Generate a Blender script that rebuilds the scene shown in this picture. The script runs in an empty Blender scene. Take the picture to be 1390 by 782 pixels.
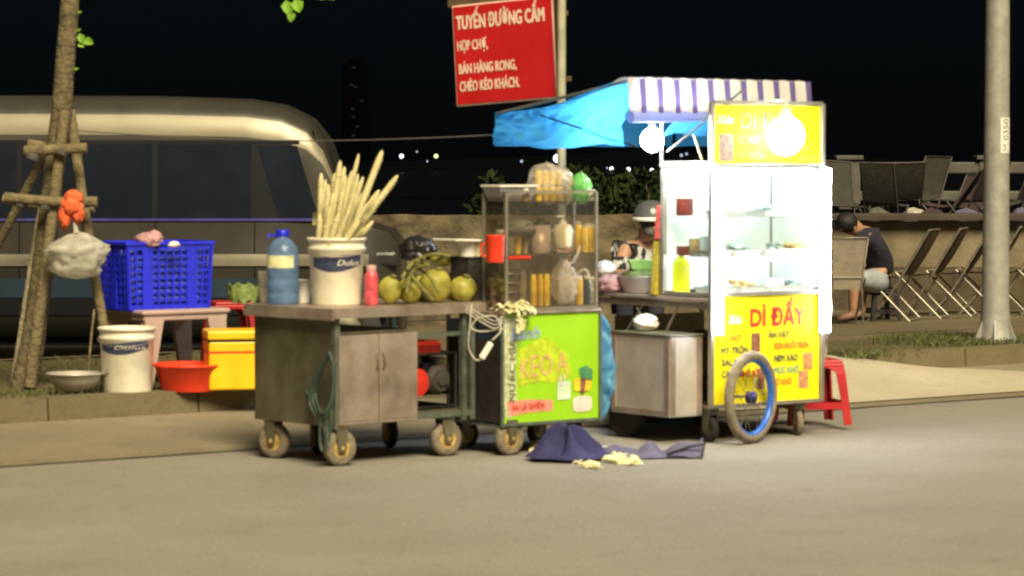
import bpy, bmesh, math, random
from mathutils import Vector, Matrix, noise
random.seed(7)
R = math.radians
S = bpy.context.scene
C = S.collection
# ------------------------------------------------------------------ camera maths
F = 4000.0; PITCH = math.atan(174/4000); CH = 1.6
def ray(px, py):
    a = (px-695)/F; b = (391-py)/F
    cp, sp = math.cos(PITCH), math.sin(PITCH)
    return Vector((a, cp+b*sp, -sp+b*cp))
def P(px, py, Y):                      # point seen at (px,py) at distance Y
    d = ray(px, py); return Vector((0, 0, CH))+d*(Y/d.y)
def G(px, py, z=0.0):                  # point at height z seen at (px,py)
    d = ray(px, py); return Vector((0, 0, CH))+d*((z-CH)/d.z)
def V(*a): return Vector(a)
# ------------------------------------------------------------------ materials
def nt(name):
    m = bpy.data.materials.new(name); m.use_nodes = True
    n = m.node_tree.nodes; l = m.node_tree.links
    return m, n, l, n['Principled BSDF'], n['Material Output']
def M(name, col, rough=.6, metal=0, var=.18, scale=9, bump=.0, bscale=60, col2=None, thr=None, alpha=None, spec=.5, det=5):
    m, n, l, b, o = nt(name)
    tc = n.new('ShaderNodeTexCoord')
    nz = n.new('ShaderNodeTexNoise'); nz.inputs['Scale'].default_value = scale; nz.inputs['Detail'].default_value = det
    nz.inputs['Roughness'].default_value = .62
    l.new(tc.outputs['Object'], nz.inputs['Vector'])
    cr = n.new('ShaderNodeValToRGB')
    lo = [c*(1-var) for c in col]; hi = [min(1, c*(1+var)) for c in col]
    if col2: lo, hi = col2, col
    t = thr or (.32, .66)
    cr.color_ramp.elements[0].position = t[0]; cr.color_ramp.elements[1].position = t[1]
    cr.color_ramp.elements[0].color = (*lo, 1); cr.color_ramp.elements[1].color = (*hi, 1)
    l.new(nz.outputs['Fac'], cr.inputs['Fac']); l.new(cr.outputs['Color'], b.inputs['Base Color'])
    b.inputs['Roughness'].default_value = rough; b.inputs['Metallic'].default_value = metal
    b.inputs['Specular IOR Level'].default_value = spec
    mr = n.new('ShaderNodeMapRange'); mr.inputs['To Min'].default_value = max(.02, rough-.1); mr.inputs['To Max'].default_value = min(1, rough+.12)
    l.new(nz.outputs['Fac'], mr.inputs['Value']); l.new(mr.outputs['Result'], b.inputs['Roughness'])
    if bump:
        n2 = n.new('ShaderNodeTexNoise'); n2.inputs['Scale'].default_value = bscale; n2.inputs['Detail'].default_value = 6
        l.new(tc.outputs['Object'], n2.inputs['Vector'])
        bp = n.new('ShaderNodeBump'); bp.inputs['Strength'].default_value = bump; bp.inputs['Distance'].default_value = .02
        l.new(n2.outputs['Fac'], bp.inputs['Height']); l.new(bp.outputs['Normal'], b.inputs['Normal'])
    return m
def M_emit(name, col, s):
    m, n, l, b, o = nt(name); n.remove(b)
    e = n.new('ShaderNodeEmission'); e.inputs['Color'].default_value = (*col, 1); e.inputs['Strength'].default_value = s
    l.new(e.outputs[0], o.inputs['Surface']); return m
def M_glass(name, tint=(.95, 1, .98), gl=.1, rough=.05):
    m, n, l, b, o = nt(name); n.remove(b)
    t = n.new('ShaderNodeBsdfTransparent'); t.inputs[0].default_value = (*tint, 1)
    g = n.new('ShaderNodeBsdfGlossy'); g.inputs['Roughness'].default_value = rough
    x = n.new('ShaderNodeMixShader'); x.inputs[0].default_value = gl
    l.new(t.outputs[0], x.inputs[1]); l.new(g.outputs[0], x.inputs[2]); l.new(x.outputs[0], o.inputs['Surface']); return m
def M_film(name, col, trans=.4, see=.3, rough=.35, var=.15, scale=14):        # plastic film, tarpaulin, thin fabric
    m = M(name, col, rough, 0, var, scale, .5, 18)
    n = m.node_tree.nodes; l = m.node_tree.links; b = n['Principled BSDF']; o = n['Material Output']
    t = n.new('ShaderNodeBsdfTranslucent'); t.inputs[0].default_value = (*col, 1)
    x = n.new('ShaderNodeMixShader'); x.inputs[0].default_value = trans
    l.new(b.outputs[0], x.inputs[1]); l.new(t.outputs[0], x.inputs[2]); last = x
    if see:
        q = n.new('ShaderNodeBsdfTransparent'); y = n.new('ShaderNodeMixShader'); y.inputs[0].default_value = see
        l.new(x.outputs[0], y.inputs[1]); l.new(q.outputs[0], y.inputs[2]); last = y
    l.new(last.outputs[0], o.inputs['Surface']); return m
def M_ground(name, c1, c2, c3, s1=.5, s2=7, s3=90, rough=.85, bump=.35, crack=0):
    m, n, l, b, o = nt(name)
    tc = n.new('ShaderNodeTexCoord')
    def nz(s, d=6):
        a = n.new('ShaderNodeTexNoise'); a.inputs['Scale'].default_value = s; a.inputs['Detail'].default_value = d; a.inputs['Roughness'].default_value = .65
        l.new(tc.outputs['Object'], a.inputs['Vector']); return a
    a, bb, cc = nz(s1), nz(s2), nz(s3, 3)
    r1 = n.new('ShaderNodeValToRGB'); r1.color_ramp.elements[0].position = .35; r1.color_ramp.elements[1].position = .65
    r1.color_ramp.elements[0].color = (*c1, 1); r1.color_ramp.elements[1].color = (*c2, 1)
    l.new(a.outputs['Fac'], r1.inputs['Fac'])
    r2 = n.new('ShaderNodeMapRange'); r2.inputs['From Min'].default_value = .56; r2.inputs['From Max'].default_value = .72; r2.inputs['To Max'].default_value = .7
    l.new(bb.outputs['Fac'], r2.inputs['Value'])
    mx = n.new('ShaderNodeMixRGB'); l.new(r2.outputs['Result'], mx.inputs[0]); l.new(r1.outputs['Color'], mx.inputs[1]); mx.inputs[2].default_value = (*c3, 1)
    mg = n.new('ShaderNodeMapRange'); mg.inputs['To Min'].default_value = .62; mg.inputs['To Max'].default_value = 1.38
    l.new(cc.outputs['Fac'], mg.inputs['Value'])
    m2 = n.new('ShaderNodeVectorMath'); m2.operation = 'SCALE'
    l.new(mx.outputs[0], m2.inputs[0]); l.new(mg.outputs['Result'], m2.inputs['Scale'])
    l.new(m2.outputs[0], b.inputs['Base Color']); b.inputs['Roughness'].default_value = rough; b.inputs['Specular IOR Level'].default_value = .3
    bp = n.new('ShaderNodeBump'); bp.inputs['Strength'].default_value = bump; bp.inputs['Distance'].default_value = .01
    l.new(cc.outputs['Fac'], bp.inputs['Height']); l.new(bp.outputs['Normal'], b.inputs['Normal'])
    return m
m_road = M_ground('asphalt_worn', (.225, .21, .18), (.27, .254, .22), (.19, .176, .15), .8, 6, 45, bump=1.0)
m_back = M_ground('asphalt_shaded', (.022, .020, .018), (.034, .031, .027), (.014, .014, .014))  # ground behind the verge: unlit darkness around the van put into the colour
m_conc = M_ground('concrete_apron', (.185, .16, .11), (.24, .205, .14), (.135, .115, .077), .9, 5, 70)
m_ramp = M_ground('concrete_ramp', (.40, .36, .27), (.48, .43, .325), (.35, .31, .225), 1.2, 5, 70)
m_kerb = M_ground('kerb_stone', (.12, .10, .055), (.165, .138, .08), (.085, .072, .045), 1.5, 8, 60)
m_verge = M_ground('verge_dirt', (.075, .066, .03), (.12, .10, .05), (.05, .055, .018), 1.5, 6, 40, .95, .8)
m_pave = M_ground('pavement_slabs', (.11, .09, .052), (.15, .123, .075), (.07, .058, .034), .8, 4, 60)
m_joint = M('joint', (.05, .042, .03), .9)
m_water = M('water', (.001, .0014, .0022), .4, 0, .3, .05, spec=.1)
m_wall = M('quay_wall_stone', (.12, .095, .053), .9, 0, .5, 5, .7, 20)
m_wall2 = M('quay_wall_plaster', (.17, .14, .085), .9, 0, .35, 3, .4, 20)
m_wall3 = M('quay_wall_base', (.07, .052, .028), .9, 0, .4, 4, .4, 20)
m_cap = M('wall_cap', (.055, .044, .033), .85, 0, .3, 4, .4, 20)
m_bal = M('balustrade_paint', (.085, .082, .066), .8, 0, .35, 3)
m_terr = M('terrace_floor', (.06, .05, .04), .9)
m_steel = M('stainless_dull', (.40, .33, .28), .42, .6, .35, 4, .12, 12)
m_steel_dk = M('stainless_dark', (.15, .14, .09), .5, .55, .35, 4, .15, 12)  # dark steel, also carries the shade of the coconut cart's end
m_steel_br = M('stainless_bright', (.60, .56, .5), .42, .5, .14, 6, .1, 12)
m_frame = M('painted_steel_frame', (.12, .14, .11), .5, .3, .35, 12)
m_rust = M('rusty_caster_rim', (.42, .29, .10), .7, .2, .4, 22)
m_tyre = M('dusty_rubber', (.19, .16, .11), .85, 0, .35, 25, .3)
m_tyre_dk = M('black_rubber', (.03, .027, .024), .8, 0, .3, 25, .3)
m_black = M('black_plastic', (.018, .017, .017), .45, 0, .3, 10)
m_dark = M('dark_sheet', (.03, .026, .02), .7, 0, .6, 5, .2)  # near-black sheet, tone mottled at random
m_bark = M('bark', (.13, .105, .055), .95, 0, .5, 18, 1, 40)
m_pole = M('weathered_wood', (.17, .135, .068), .9, 0, .35, 20, .8, 50)
m_polep = M('pale_wood', (.36, .31, .2), .9, 0, .35, 20, .8, 50)
m_crate = M('blue_crate_plastic', (.012, .02, .62), .38, 0, .12, 8)
m_table = M('pink_grey_plastic', (.42, .31, .26), .5, 0, .1, 8)
m_white = M('white_bucket_plastic', (.72, .68, .54), .45, 0, .14, 9, 0)
m_whitec = M('white_plastic', (.75, .73, .66), .4, 0, .1, 9)
m_navy = M('navy_print', (.03, .04, .09), .5, 0, .3, 30)
m_red = M('red_plastic', (.55, .03, .015), .4, 0, .12, 8)
m_redb = M('bright_red_plastic', (.8, .05, .015), .38, 0, .1, 8)
m_dred = M('dark_red_plastic', (.36, .012, .015), .4, 0, .12, 8)
m_yel = M('yellow_cooler_plastic', (.8, .48, .006), .45, 0, .1, 6)
m_yelb = M('yellow_bottle_plastic', (.9, .86, .01), .35, 0, .06, 6)
m_yeld = M('orange_drink', (.88, .56, .03), .35, 0, .3, 22)
m_cup = M('clear_drink_jar', (.36, .3, .17), .2, 0, .3, 20)
m_green = M('lime_panel_paint', (.30, .60, .012), .42, 0, .05, 4)
m_leafv = M('cabbage_green', (.17, .23, .06), .6, 0, .45, 24, .4)
m_coco = M('coconut_green', (.30, .28, .045), .5, 0, .4, 16, .2, 30)
m_stem = M('coconut_stem', (.17, .16, .04), .7, 0, .4, 20)
m_cane = M('peeled_sugarcane', (.60, .54, .28), .6, 0, .14, 16, .2)
m_hose = M('green_hose', (.035, .06, .04), .6, 0, .3, 20)
m_sign = M('sign_red', (.52, .010, .012), .5, 0, .1, 3)
m_signw = M('sign_cream', (.82, .62, .5), .6, 0, .15, 10)
m_signp = M('sign_pole_paint', (.42, .38, .25), .55, .1, .2, 8)
m_orange = M('orange_cloth', (.75, .13, .04), .85, 0, .2, 14, .6, 30)
m_bag = M_film('thin_white_bag', (.66, .64, .54), .35, .3)
m_bagp = M_film('pink_bag', (.7, .42, .42), .3, .1)
m_bagc = M_film('clear_bag', (.6, .55, .45), .3, .62)
m_bagg = M_film('green_bag', (.22, .6, .16), .4, .15)
m_bagb = M_film('blue_bag', (.14, .42, .66), .45, .05)
m_bagk = M_film('black_bag', (.02, .02, .022), .05, 0, .25)
m_tarp = M_film('blue_tarpaulin', (.07, .42, .85), .6, 0, .5, .08, 5)
m_tarpr = M_film('rolled_tarpaulin', (.35, .42, .75), .4, 0, .5, .1, 5)
m_navyc = M('navy_cloth', (.028, .028, .11), .9, 0, .3, 8, .5, 20)
m_greyc = M('grey_purple_cloth', (.095, .088, .15), .9, 0, .3, 8, .5, 20)
m_scrap = M('pale_yellow_scrap', (.72, .68, .38), .7, 0, .25, 16, .4)
m_signy = M('yellow_board', (.86, .72, .01), .7, 0, .04, 3, spec=.15)
m_alu = M('aluminium_frame', (.32, .3, .24), .42, .6, .2, 8)
m_txr = M('red_ink', (.50, .02, .012), .5, 0, .1, 20)
m_txk = M('dark_green_ink', (.05, .09, .06), .5, 0, .1, 20)
m_txo = M('orange_ink', (.62, .15, .02), .5, 0, .1, 20)
m_txt = M('teal_ink', (.10, .32, .22), .5, 0, .1, 20)
m_txw = M('lilac_ink', (.62, .58, .62), .5, 0, .1, 20)
m_brown = M('printed_food_photo', (.22, .09, .05), .5, 0, .7, 45)
m_rim = M('blue_rim_paint', (.03, .13, .55), .35, .2, .2, 8)
m_hub = M('navy_hub', (.03, .03, .14), .4, .4, .2, 8)
m_spoke = M('spoke_wire', (.28, .24, .18), .4, .8, .2, 8)
m_glass = M_glass('cabinet_glass')
m_acry = M_glass('smoky_acrylic', (.86, .84, .8), .08)
m_led = M_emit('led_tube_lit', (.80, .84, 1), 42)
m_led2 = M_emit('led_strip_lit', (.85, .95, 1), 26)
m_bulb = M_emit('bulb_lit', (.9, .96, 1), 170)
m_bulb2 = M_emit('bulb_lit_big', (.97, .98, 1), 34)
m_liner = M('white_cabinet_liner', (.82, .85, .84), .4, 0, .05, 6)
m_food = M('dark_red_food', (.20, .03, .02), .5, 0, .6, 30)
m_foodt = M('tan_food', (.5, .3, .12), .55, 0, .5, 25)
m_foodg = M('grey_green_food', (.28, .34, .32), .55, 0, .5, 25)
m_galv = M('galvanised_pole', (.33, .325, .29), .5, .25, .16, 10, .15, 40)
m_skin = M('skin', (.40, .22, .14), .55, 0, .12, 14)
m_hair = M('black_hair', (.012, .01, .01), .55, 0, .3, 40, .6)
m_shirtn = M('navy_shirt', (.014, .016, .028), .9, 0, .3, 10, .5, 20)
m_shorts = M('pale_shorts', (.30, .32, .34), .9, 0, .15, 10, .5, 20)
m_helm = M('grey_helmet', (.10, .11, .12), .25, 0, .2, 8)
m_helmw = M('white_helmet_stripe', (.75, .78, .78), .4, 0, .1, 8)
m_mask = M('grey_face_mask', (.17, .17, .17), .9, 0, .15, 20)
m_sling = M('chair_sling_brown', (.085, .06, .034), .9, 0, .25, 14, .4)
m_slingw = M('chair_back_pale', (.30, .26, .2), .85, 0, .15, 10, .2)
m_slingo = M('chair_sling_olive', (.035, .036, .026), .9, 0, .3, 10, .4)
m_slingm = M('chair_sling_maroon', (.042, .024, .024), .9, 0, .3, 10, .4)
m_chrome = M('chair_tube', (.36, .33, .27), .42, .7, .3, 10)
m_tubed = M('dull_chair_tube', (.06, .055, .048), .6, .3, .3, 10)
m_vanc = M('van_roof_highlight', (.21, .19, .13), .35, .2, .1, 1.5)  # light caught by the van's upper side, put into the colour
m_vanl = M('van_side_highlight', (.22, .20, .15), .35, .2, .3, 1.5)  # highlight along the lower side, painted as a paler tone
m_vand = M('van_grey_paint', (.055, .052, .042), .32, .3, .12, 1.5)
m_vang = M('van_tinted_glass', (.012, .016, .024), .1, 0, .2, 2, spec=.35)
m_vanb = M('van_blue_grey_stripe', (.04, .065, .10), .3, .3, .15, 2)
m_vank = M('van_black_trim', (.008, .009, .012), .6, 0, .2, 4, spec=.2)
m_vanp = M('van_trim_reflection', (.10, .09, .36), .3, .5, .15, 4)  # purple reflection in the chrome trim, put into its colour
m_lampred = M('tail_lens', (.3, .02, .02), .2)
m_headl = M('headlight_lens', (.05, .05, .05), .15, .3)
m_tower = M('tower_block', (.0008, .001, .0012), .9, 0, .2, .1, spec=0)
m_towin = M_emit('tower_window_lit', (.5, .55, .5), .02)
m_city = M_emit('shore_lamp_white', (.85, .95, 1), 2.5)
m_cityg = M_emit('shore_lamp_green', (.75, 1, .35), 1.3)
m_cityd = M_emit('shore_lamp_dim', (.5, .6, .8), .55)
m_land = M('far_land', (.002, .0026, .003), 1, 0, .2, .01, spec=0)
m_grass = M('grass_blade', (.085, .095, .028), .7, 0, .4, 8)
m_leaf = M('tree_leaf', (.13, .26, .02), .5, 0, .4, 5)
m_bush = M('bush_leaf', (.016, .028, .008), .8, 0, .45, 4, spec=.1)
m_wire = M('black_wire', (.09, .085, .08), .6)
m_wireb = M('pale_wire', (.45, .42, .34), .5)
m_label = M('bottle_label', (.66, .66, .38), .5, 0, .3, 30)
# ------------------------------------------------------------------ mesh builder
class MB:
    def __init__(s): s.v = []; s.f = []; s.m = []; s.sm = []; s.k = 0; s.smooth = False; s.T = Matrix()
    def add(s, vs, fs, smooth=None):
        o = len(s.v); s.v += [s.T @ Vector(p) for p in vs]
        for f in fs: s.f.append([i+o for i in f]); s.m.append(s.k); s.sm.append(s.smooth if smooth is None else smooth)
        return s
    def box(s, c, d, rz=0, bev=0, tilt=None):
        bm = bmesh.new(); bmesh.ops.create_cube(bm, size=1)
        for v in bm.verts: v.co = Vector((v.co.x*d[0], v.co.y*d[1], v.co.z*d[2]))
        if bev: bmesh.ops.bevel(bm, geom=bm.edges[:], offset=bev, segments=2, affect='EDGES', profile=.5)
        Mx = Matrix.Translation(c) @ Matrix.Rotation(rz, 4, 'Z')
        if tilt: Mx = Mx @ tilt
        bm.verts.ensure_lookup_table()
        s.add([Mx @ v.co for v in bm.verts], [[v.index for v in f.verts] for f in bm.faces]); bm.free(); return s
    def tube(s, pts, r, n=8, cap=True, smooth=True):
        pts = [Vector(p) for p in pts]; rs = r if isinstance(r, (list, tuple)) else [r]*len(pts)
        vs = []; fs = []; N = None
        for i, p in enumerate(pts):
            d = (pts[min(i+1, len(pts)-1)]-pts[max(i-1, 0)])
            if d.length < 1e-9: d = Vector((0, 0, 1))
            d.normalize()
            if N is None:
                N = d.orthogonal().normalized()
            N = (N-d*N.dot(d)); N = N.normalized() if N.length > 1e-6 else d.orthogonal().normalized()
            B = d.cross(N)
            for k in range(n):
                a = 2*math.pi*k/n; vs.append(p+(N*math.cos(a)+B*math.sin(a))*rs[i])
        for i in range(len(pts)-1):
            for k in range(n):
                k2 = (k+1) % n; fs.append([i*n+k, i*n+k2, (i+1)*n+k2, (i+1)*n+k])
        s.add(vs, fs, smooth)
        if cap:
            L = (len(pts)-1)*n
            s.add(vs[:n], [list(range(n))[::-1]], False); s.add(vs[L:L+n], [list(range(n))], False)
        return s
    def lathe(s, prof, c=(0, 0, 0), n=24, A=None, cap=(True, True), smooth=True):   # prof: (r,z)
        Mx = Matrix.Translation(c) @ (A or Matrix())
        vs = []; fs = []
        for r, z in prof:
            for k in range(n):
                a = 2*math.pi*k/n; vs.append(Mx @ Vector((r*math.cos(a), r*math.sin(a), z)))
        for i in range(len(prof)-1):
            for k in range(n):
                k2 = (k+1) % n; fs.append([i*n+k, i*n+k2, (i+1)*n+k2, (i+1)*n+k])
        s.add(vs, fs, smooth)
        if cap[0] and prof[0][0] > 1e-4: s.add(vs[:n], [list(range(n))[::-1]], False)
        if cap[1] and prof[-1][0] > 1e-4: s.add(vs[-n:], [list(range(n))], False)
        return s
    def ball(s, c, r, sub=3, nz=0, ns=3, A=None, seed=0):
        bm = bmesh.new(); bmesh.ops.create_icosphere(bm, subdivisions=sub, radius=1)
        r = r if isinstance(r, (list, tuple)) else (r, r, r); A = A or Matrix()
        out = []
        for v in bm.verts:
            d = v.co.copy(); k = 1+nz*noise.noise(d*ns+Vector((seed*3.7, seed, -seed)))
            q = Vector((d.x*r[0], d.y*r[1], d.z*r[2]))*k
            out.append(Vector(c)+A @ q)
        bm.verts.ensure_lookup_table()
        s.add(out, [[v.index for v in f.verts] for f in bm.faces], True); bm.free(); return s
    def quad(s, a, b, c, d): return s.add([a, b, c, d], [[0, 1, 2, 3]])
    def prism(s, poly, z0, z1):
        n = len(poly); vs = [(p[0], p[1], z0) for p in poly]+[(p[0], p[1], z1) for p in poly]
        fs = [list(range(n))[::-1], list(range(n, 2*n))]+[[i, (i+1) % n, n+(i+1) % n, n+i] for i in range(n)]
        return s.add(vs, fs)
    def grid(s, fn, nu, nv, smooth=True, thick=None):
        vs = [fn(i/nu, j/nv) for j in range(nv+1) for i in range(nu+1)]
        fs = [[j*(nu+1)+i, j*(nu+1)+i+1, (j+1)*(nu+1)+i+1, (j+1)*(nu+1)+i] for j in range(nv) for i in range(nu)]
        return s.add(vs, fs, smooth)
    def build(s, name, mats, parent=None, world=False, loc=None):
        me = bpy.data.meshes.new(name)
        vs = s.v
        if parent is not None and world:
            inv = WM[parent.name].inverted(); vs = [inv @ v for v in vs]
        if loc is not None and parent is None: vs = [v-Vector(loc) for v in vs]
        me.from_pydata([tuple(v) for v in vs], [], s.f)
        for mm in (mats if isinstance(mats, (list, tuple)) else [mats]): me.materials.append(mm)
        for p, k, sm in zip(me.polygons, s.m, s.sm): p.material_index = k; p.use_smooth = sm
        bm = bmesh.new(); bm.from_mesh(me); bmesh.ops.recalc_face_normals(bm, faces=bm.faces[:]); bm.to_mesh(me); bm.free()
        o = bpy.data.objects.new(name, me); C.objects.link(o)
        if parent is not None: o.parent = parent; WM[o.name] = WM[parent.name].copy()
        elif loc is not None: o.location = loc; WM[o.name] = Matrix.Translation(loc)
        else: WM[o.name] = Matrix()
        return o
WM = {}
def tag(o, label=None, cat=None, group=None, kind=None):
    if label: o['label'] = label
    if cat: o['category'] = cat
    if group: o['group'] = group
    if kind: o['kind'] = kind
    return o
def thing(name, label, cat, loc=(0, 0, 0), rz=0, group=None):
    o = bpy.data.objects.new(name, None); C.objects.link(o); o.empty_display_size = .1
    o.location = loc; o.rotation_euler = (0, 0, rz)
    WM[o.name] = Matrix.Translation(loc) @ Matrix.Rotation(rz, 4, 'Z')
    return tag(o, label, cat, group)
def struct(name, mb, m):
    return tag(mb.build(name, m), kind='structure')
def copy_tree(o, loc, rz, label):
    c = o.copy(); C.objects.link(c); c.location = loc; c.rotation_euler = (0, 0, rz); c['label'] = label
    for ch in [x for x in C.objects if x.parent == o]:
        d = ch.copy(); C.objects.link(d); d.parent = c
        for g in [x for x in C.objects if x.parent == ch]:
            e = g.copy(); C.objects.link(e); e.parent = d
    return c
def text(s, w, h, x, z, y, m, parent, name='lettering', bold=0, shear=0, slope=0, vert=False, ext=.0012, Mx=None):
    cu = bpy.data.curves.new('t', 'FONT'); cu.body = s; cu.size = 1; cu.shear = shear; cu.extrude = 0; cu.resolution_u = 3
    ob = bpy.data.objects.new('t', cu); C.objects.link(ob)
    dg = bpy.context.evaluated_depsgraph_get(); me0 = ob.evaluated_get(dg).to_mesh()
    vs = [v.co.copy() for v in me0.vertices]; fs = [list(p.vertices) for p in me0.polygons]
    ob.evaluated_get(dg).to_mesh_clear(); bpy.data.objects.remove(ob); bpy.data.curves.remove(cu)
    if not vs: return None
    x0 = min(v.x for v in vs); x1 = max(v.x for v in vs); y0 = 0; y1 = .72
    mb = MB(); bb = bold*1.1
    for k, (ox, oy) in enumerate([(0, 0), (1, 0), (-1, 0), (0, 1), (0, -1), (.7, .7), (-.7, -.7)] if bold else [(0, 0)]):
        out = []
        for v in vs:
            a = (v.x-x0)/(x1-x0)*w+ox*bb*h*.8; b = v.y/y1*h+oy*bb*h*.8
            if vert: a, b = -b, a
            q = Vector((x+a, y-.00025*k, z+b+slope*a)); out.append(Mx @ q if Mx else q)
        mb.add(out, fs)
    o = mb.build(name, m, parent)
    return o
# ------------------------------------------------------------------ setting (kerb frame: u along the kerb, v away from the road)
TH = math.atan2(.6, .8)
def K(u, v, z=0): return Vector((.8*u-.6*v, .6*u+.8*v, z))
def UV(p): return (.8*p.x+.6*p.y, -.6*p.x+.8*p.y)
def slab(mb, u0, u1, v0, v1, z0, z1=None, nu=1):   # sheet with z0 at v0 and z1 at v1
    z1 = z0 if z1 is None else z1
    return mb.quad(K(u0, v0, z0), K(u1, v0, z0), K(u1, v1, z1), K(u0, v1, z1))
def rings(name, pts, z, m): b = MB(); b.add([(x, y, z) for x, y in pts], [list(range(len(pts)))]); return struct(name, b, m)
rings('ground', [(-3000, -80), (3000, -80), (3000, 36), (-3000, 36)], -.03, m_back)
b = MB(); slab(b, -70, 90, -60, 13.84, 0); struct('road', b, m_road)
b = MB(); slab(b, -70, 90, 13.855, 15.1, .025, .10)
slab(b, -70, 90, 13.855, 13.855+.0001, -.02, .025)
struct('gutter_apron', b, m_conc)
rings('water', [(-9000, 36), (9000, 36), (9000, 9000), (-9000, 9000)], -.6, m_water)
b = MB(); n_ = 300
for k in range(n_):
    ua, ub = -40+k*.3, -40+(k+1)*.3; wa = .05+.05*noise.noise(Vector((ua*.9, 0, 0)))+.03*noise.noise(Vector((ua*4, 5, 0))); wb = .05+.05*noise.noise(Vector((ub*.9, 0, 0)))+.03*noise.noise(Vector((ub*4, 5, 0)))
    b.quad(K(ua, 13.85-wa, .004), K(ub, 13.85-wb, .004), K(ub, 13.853, .004), K(ua, 13.853, .004))
struct('gutter_dirt', b, M('gutter_dirt', (.055, .046, .03), .95, 0, .5, 6))
def kerb(u0, u1):
    b = MB(); u = u0
    while u < u1-.01:
        e = min(u+1.0, u1)
        b.add([K(u+.006, 15.1, 0), K(e-.006, 15.1, 0), K(e-.006, 15.27, 0), K(u+.006, 15.27, 0), K(u+.006, 15.115, .23), K(e-.006, 15.115, .23), K(e-.006, 15.27, .232), K(u+.006, 15.27, .232)],
              [[0, 1, 5, 4], [1, 2, 6, 5], [2, 3, 7, 6], [3, 0, 4, 7], [4, 5, 6, 7]]); u = e
    return struct('kerb', b, m_kerb)
kerb(-25, 11.9); kerb(14.45, 60)
# verge with uneven soil
def verge(u0, u1, v0, v1, n, m2):
    b = MB()
    def f(i, j):
        u = u0+(u1-u0)*i; v = v0+(v1-v0)*j; q = K(u, v)
        return (q.x, q.y, .212+.02*noise.noise(Vector((u*1.7, v*1.7, 0)))+.012*noise.noise(Vector((u*6, v*6, 3))))
    return b.grid(f, n, m2)
b = verge(-14, 11.9, 15.27, 18.3, 220, 30); struct('verge', b, m_verge)
b = verge(14.25, 30, 15.27, 16.6, 130, 16); struct('verge', b, m_verge)
b = MB(); slab(b, -25, 11.9, 18.3, 18.42, .22, .22); slab(b, -25, 11.9, 18.42, 18.421, .22, -.02); struct('back_kerb', b, m_kerb)
# driveway ramp between the two kerbs
b = MB()
def fr(i, j):
    u = 11.9+2.35*i; v = 13.87+1.5*j
    zz = .03+.19*j*j*(3-2*j)*(1) if .0 <= i <= 1 else 0
    q = K(u, v); return (q.x, q.y, zz+.004)
b.grid(fr, 30, 20)
def frr(i, j):
    v = 13.872+1.497*j; e = 14.25+1.75*math.sqrt(max(0, 1-j**1.7)); u = 14.25+(e-14.25)*i
    za = .025+min(1, (v-13.855)/1.245)*.075+.004; zc_ = .034+.19*j*j*(3-2*j); q = K(u, v); return (q.x, q.y, zc_+(za-zc_)*(i*i*(3-2*i)))
b.grid(frr, 16, 24)
b.add([K(11.9, 13.872, .034), K(10.9, 13.872, .031), K(11.5, 15.09, .106), K(11.9, 15.37, .222), K(11.9, 14.6, .125)], [[0, 1, 4], [1, 2, 4], [2, 3, 4]])
struct('driveway_ramp', b, m_ramp)
# pavement behind (right), with joints as real grooves
pv = [tuple(K(11.9, 15.37))[:2], tuple(K(14.24, 15.37))[:2], tuple(K(14.24, 16.6))[:2], tuple(K(34, 16.6))[:2], (25, 36), (-.2, 30), (-.2, 26.0), tuple(K(11.9, 18.3))[:2]]
b = MB(); b.prism(pv, -.02, .222); struct('pavement', b, m_pave)
b = MB()
for k in range(7): b.tube([K(14.3+0*k, 16.9+1.25*k, .2225), K(32, 16.9+1.25*k, .2225)], .008, 4)
struct('pavement_joint', b, m_joint)
# quay walls, terrace, balustrade
b = MB()
def wallf(x0, x1, y, z1, n, amp):
    def f(i, j):
        x = x0+(x1-x0)*i; z = -.1+(z1+.1)*j
        return (x, y+amp*noise.noise(Vector((x*3, z*5, 1)))+amp*.5*noise.noise(Vector((x*9, z*12, 4))), z+(.02*noise.noise(Vector((x*2.5, 0, 7))) if j > .99 else 0))
    return f
b.grid(wallf(-9, 1.95, 26.0, 1.115, 260, .05), 260, 24)
b.box((-3.52, 26.28, .5), (10.9, .42, 1.2))
tag(b.build('quay_wall', m_wall), 'rough stone quay wall behind the white van and the two carts', 'wall')
wl = thing('terrace_wall', 'tan plastered terrace wall with a dark capping behind the chairs', 'wall', (6, 27, 0))
b = MB(); b.box((6, 27.2, .82), (8.0, .4, .42)); b.build('plaster_band', m_wall2, wl, True)
b = MB(); b.box((6, 27.19, .3), (8.0, .42, .64)); b.build('wall_base', m_wall3, wl, True)
b = MB(); b.box((6, 27.15, 1.075), (8.1, .56, .06), bev=.01); b.build('capping', m_cap, wl, True)
b = MB(); b.box((8, 30.3, .37), (12, 5.7, .86)); struct('terrace', b, m_terr)
bl = thing('balustrade', 'pale concrete balustrade with two rails along the terrace edge', 'balustrade', (6, 33, 1.06))
b = MB(); b.box((7, 32.7, 1.51), (10, .16, .13), bev=.02); b.build('top_rail', m_bal, bl, True)
b = MB(); b.box((7, 32.7, 1.2), (10, .12, .11), bev=.02); b.build('lower_rail', m_bal, bl, True)
for k in range(5):
    b = MB(); x = P(1152, 230, 32.7).x+k*1.55; b.box((x, 32.7, 1.33), (.24, .2, .56), bev=.015); b.box((x, 32.7, 1.625), (.3, .26, .05), bev=.01); b.build('post', m_bal, bl, True)
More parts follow.
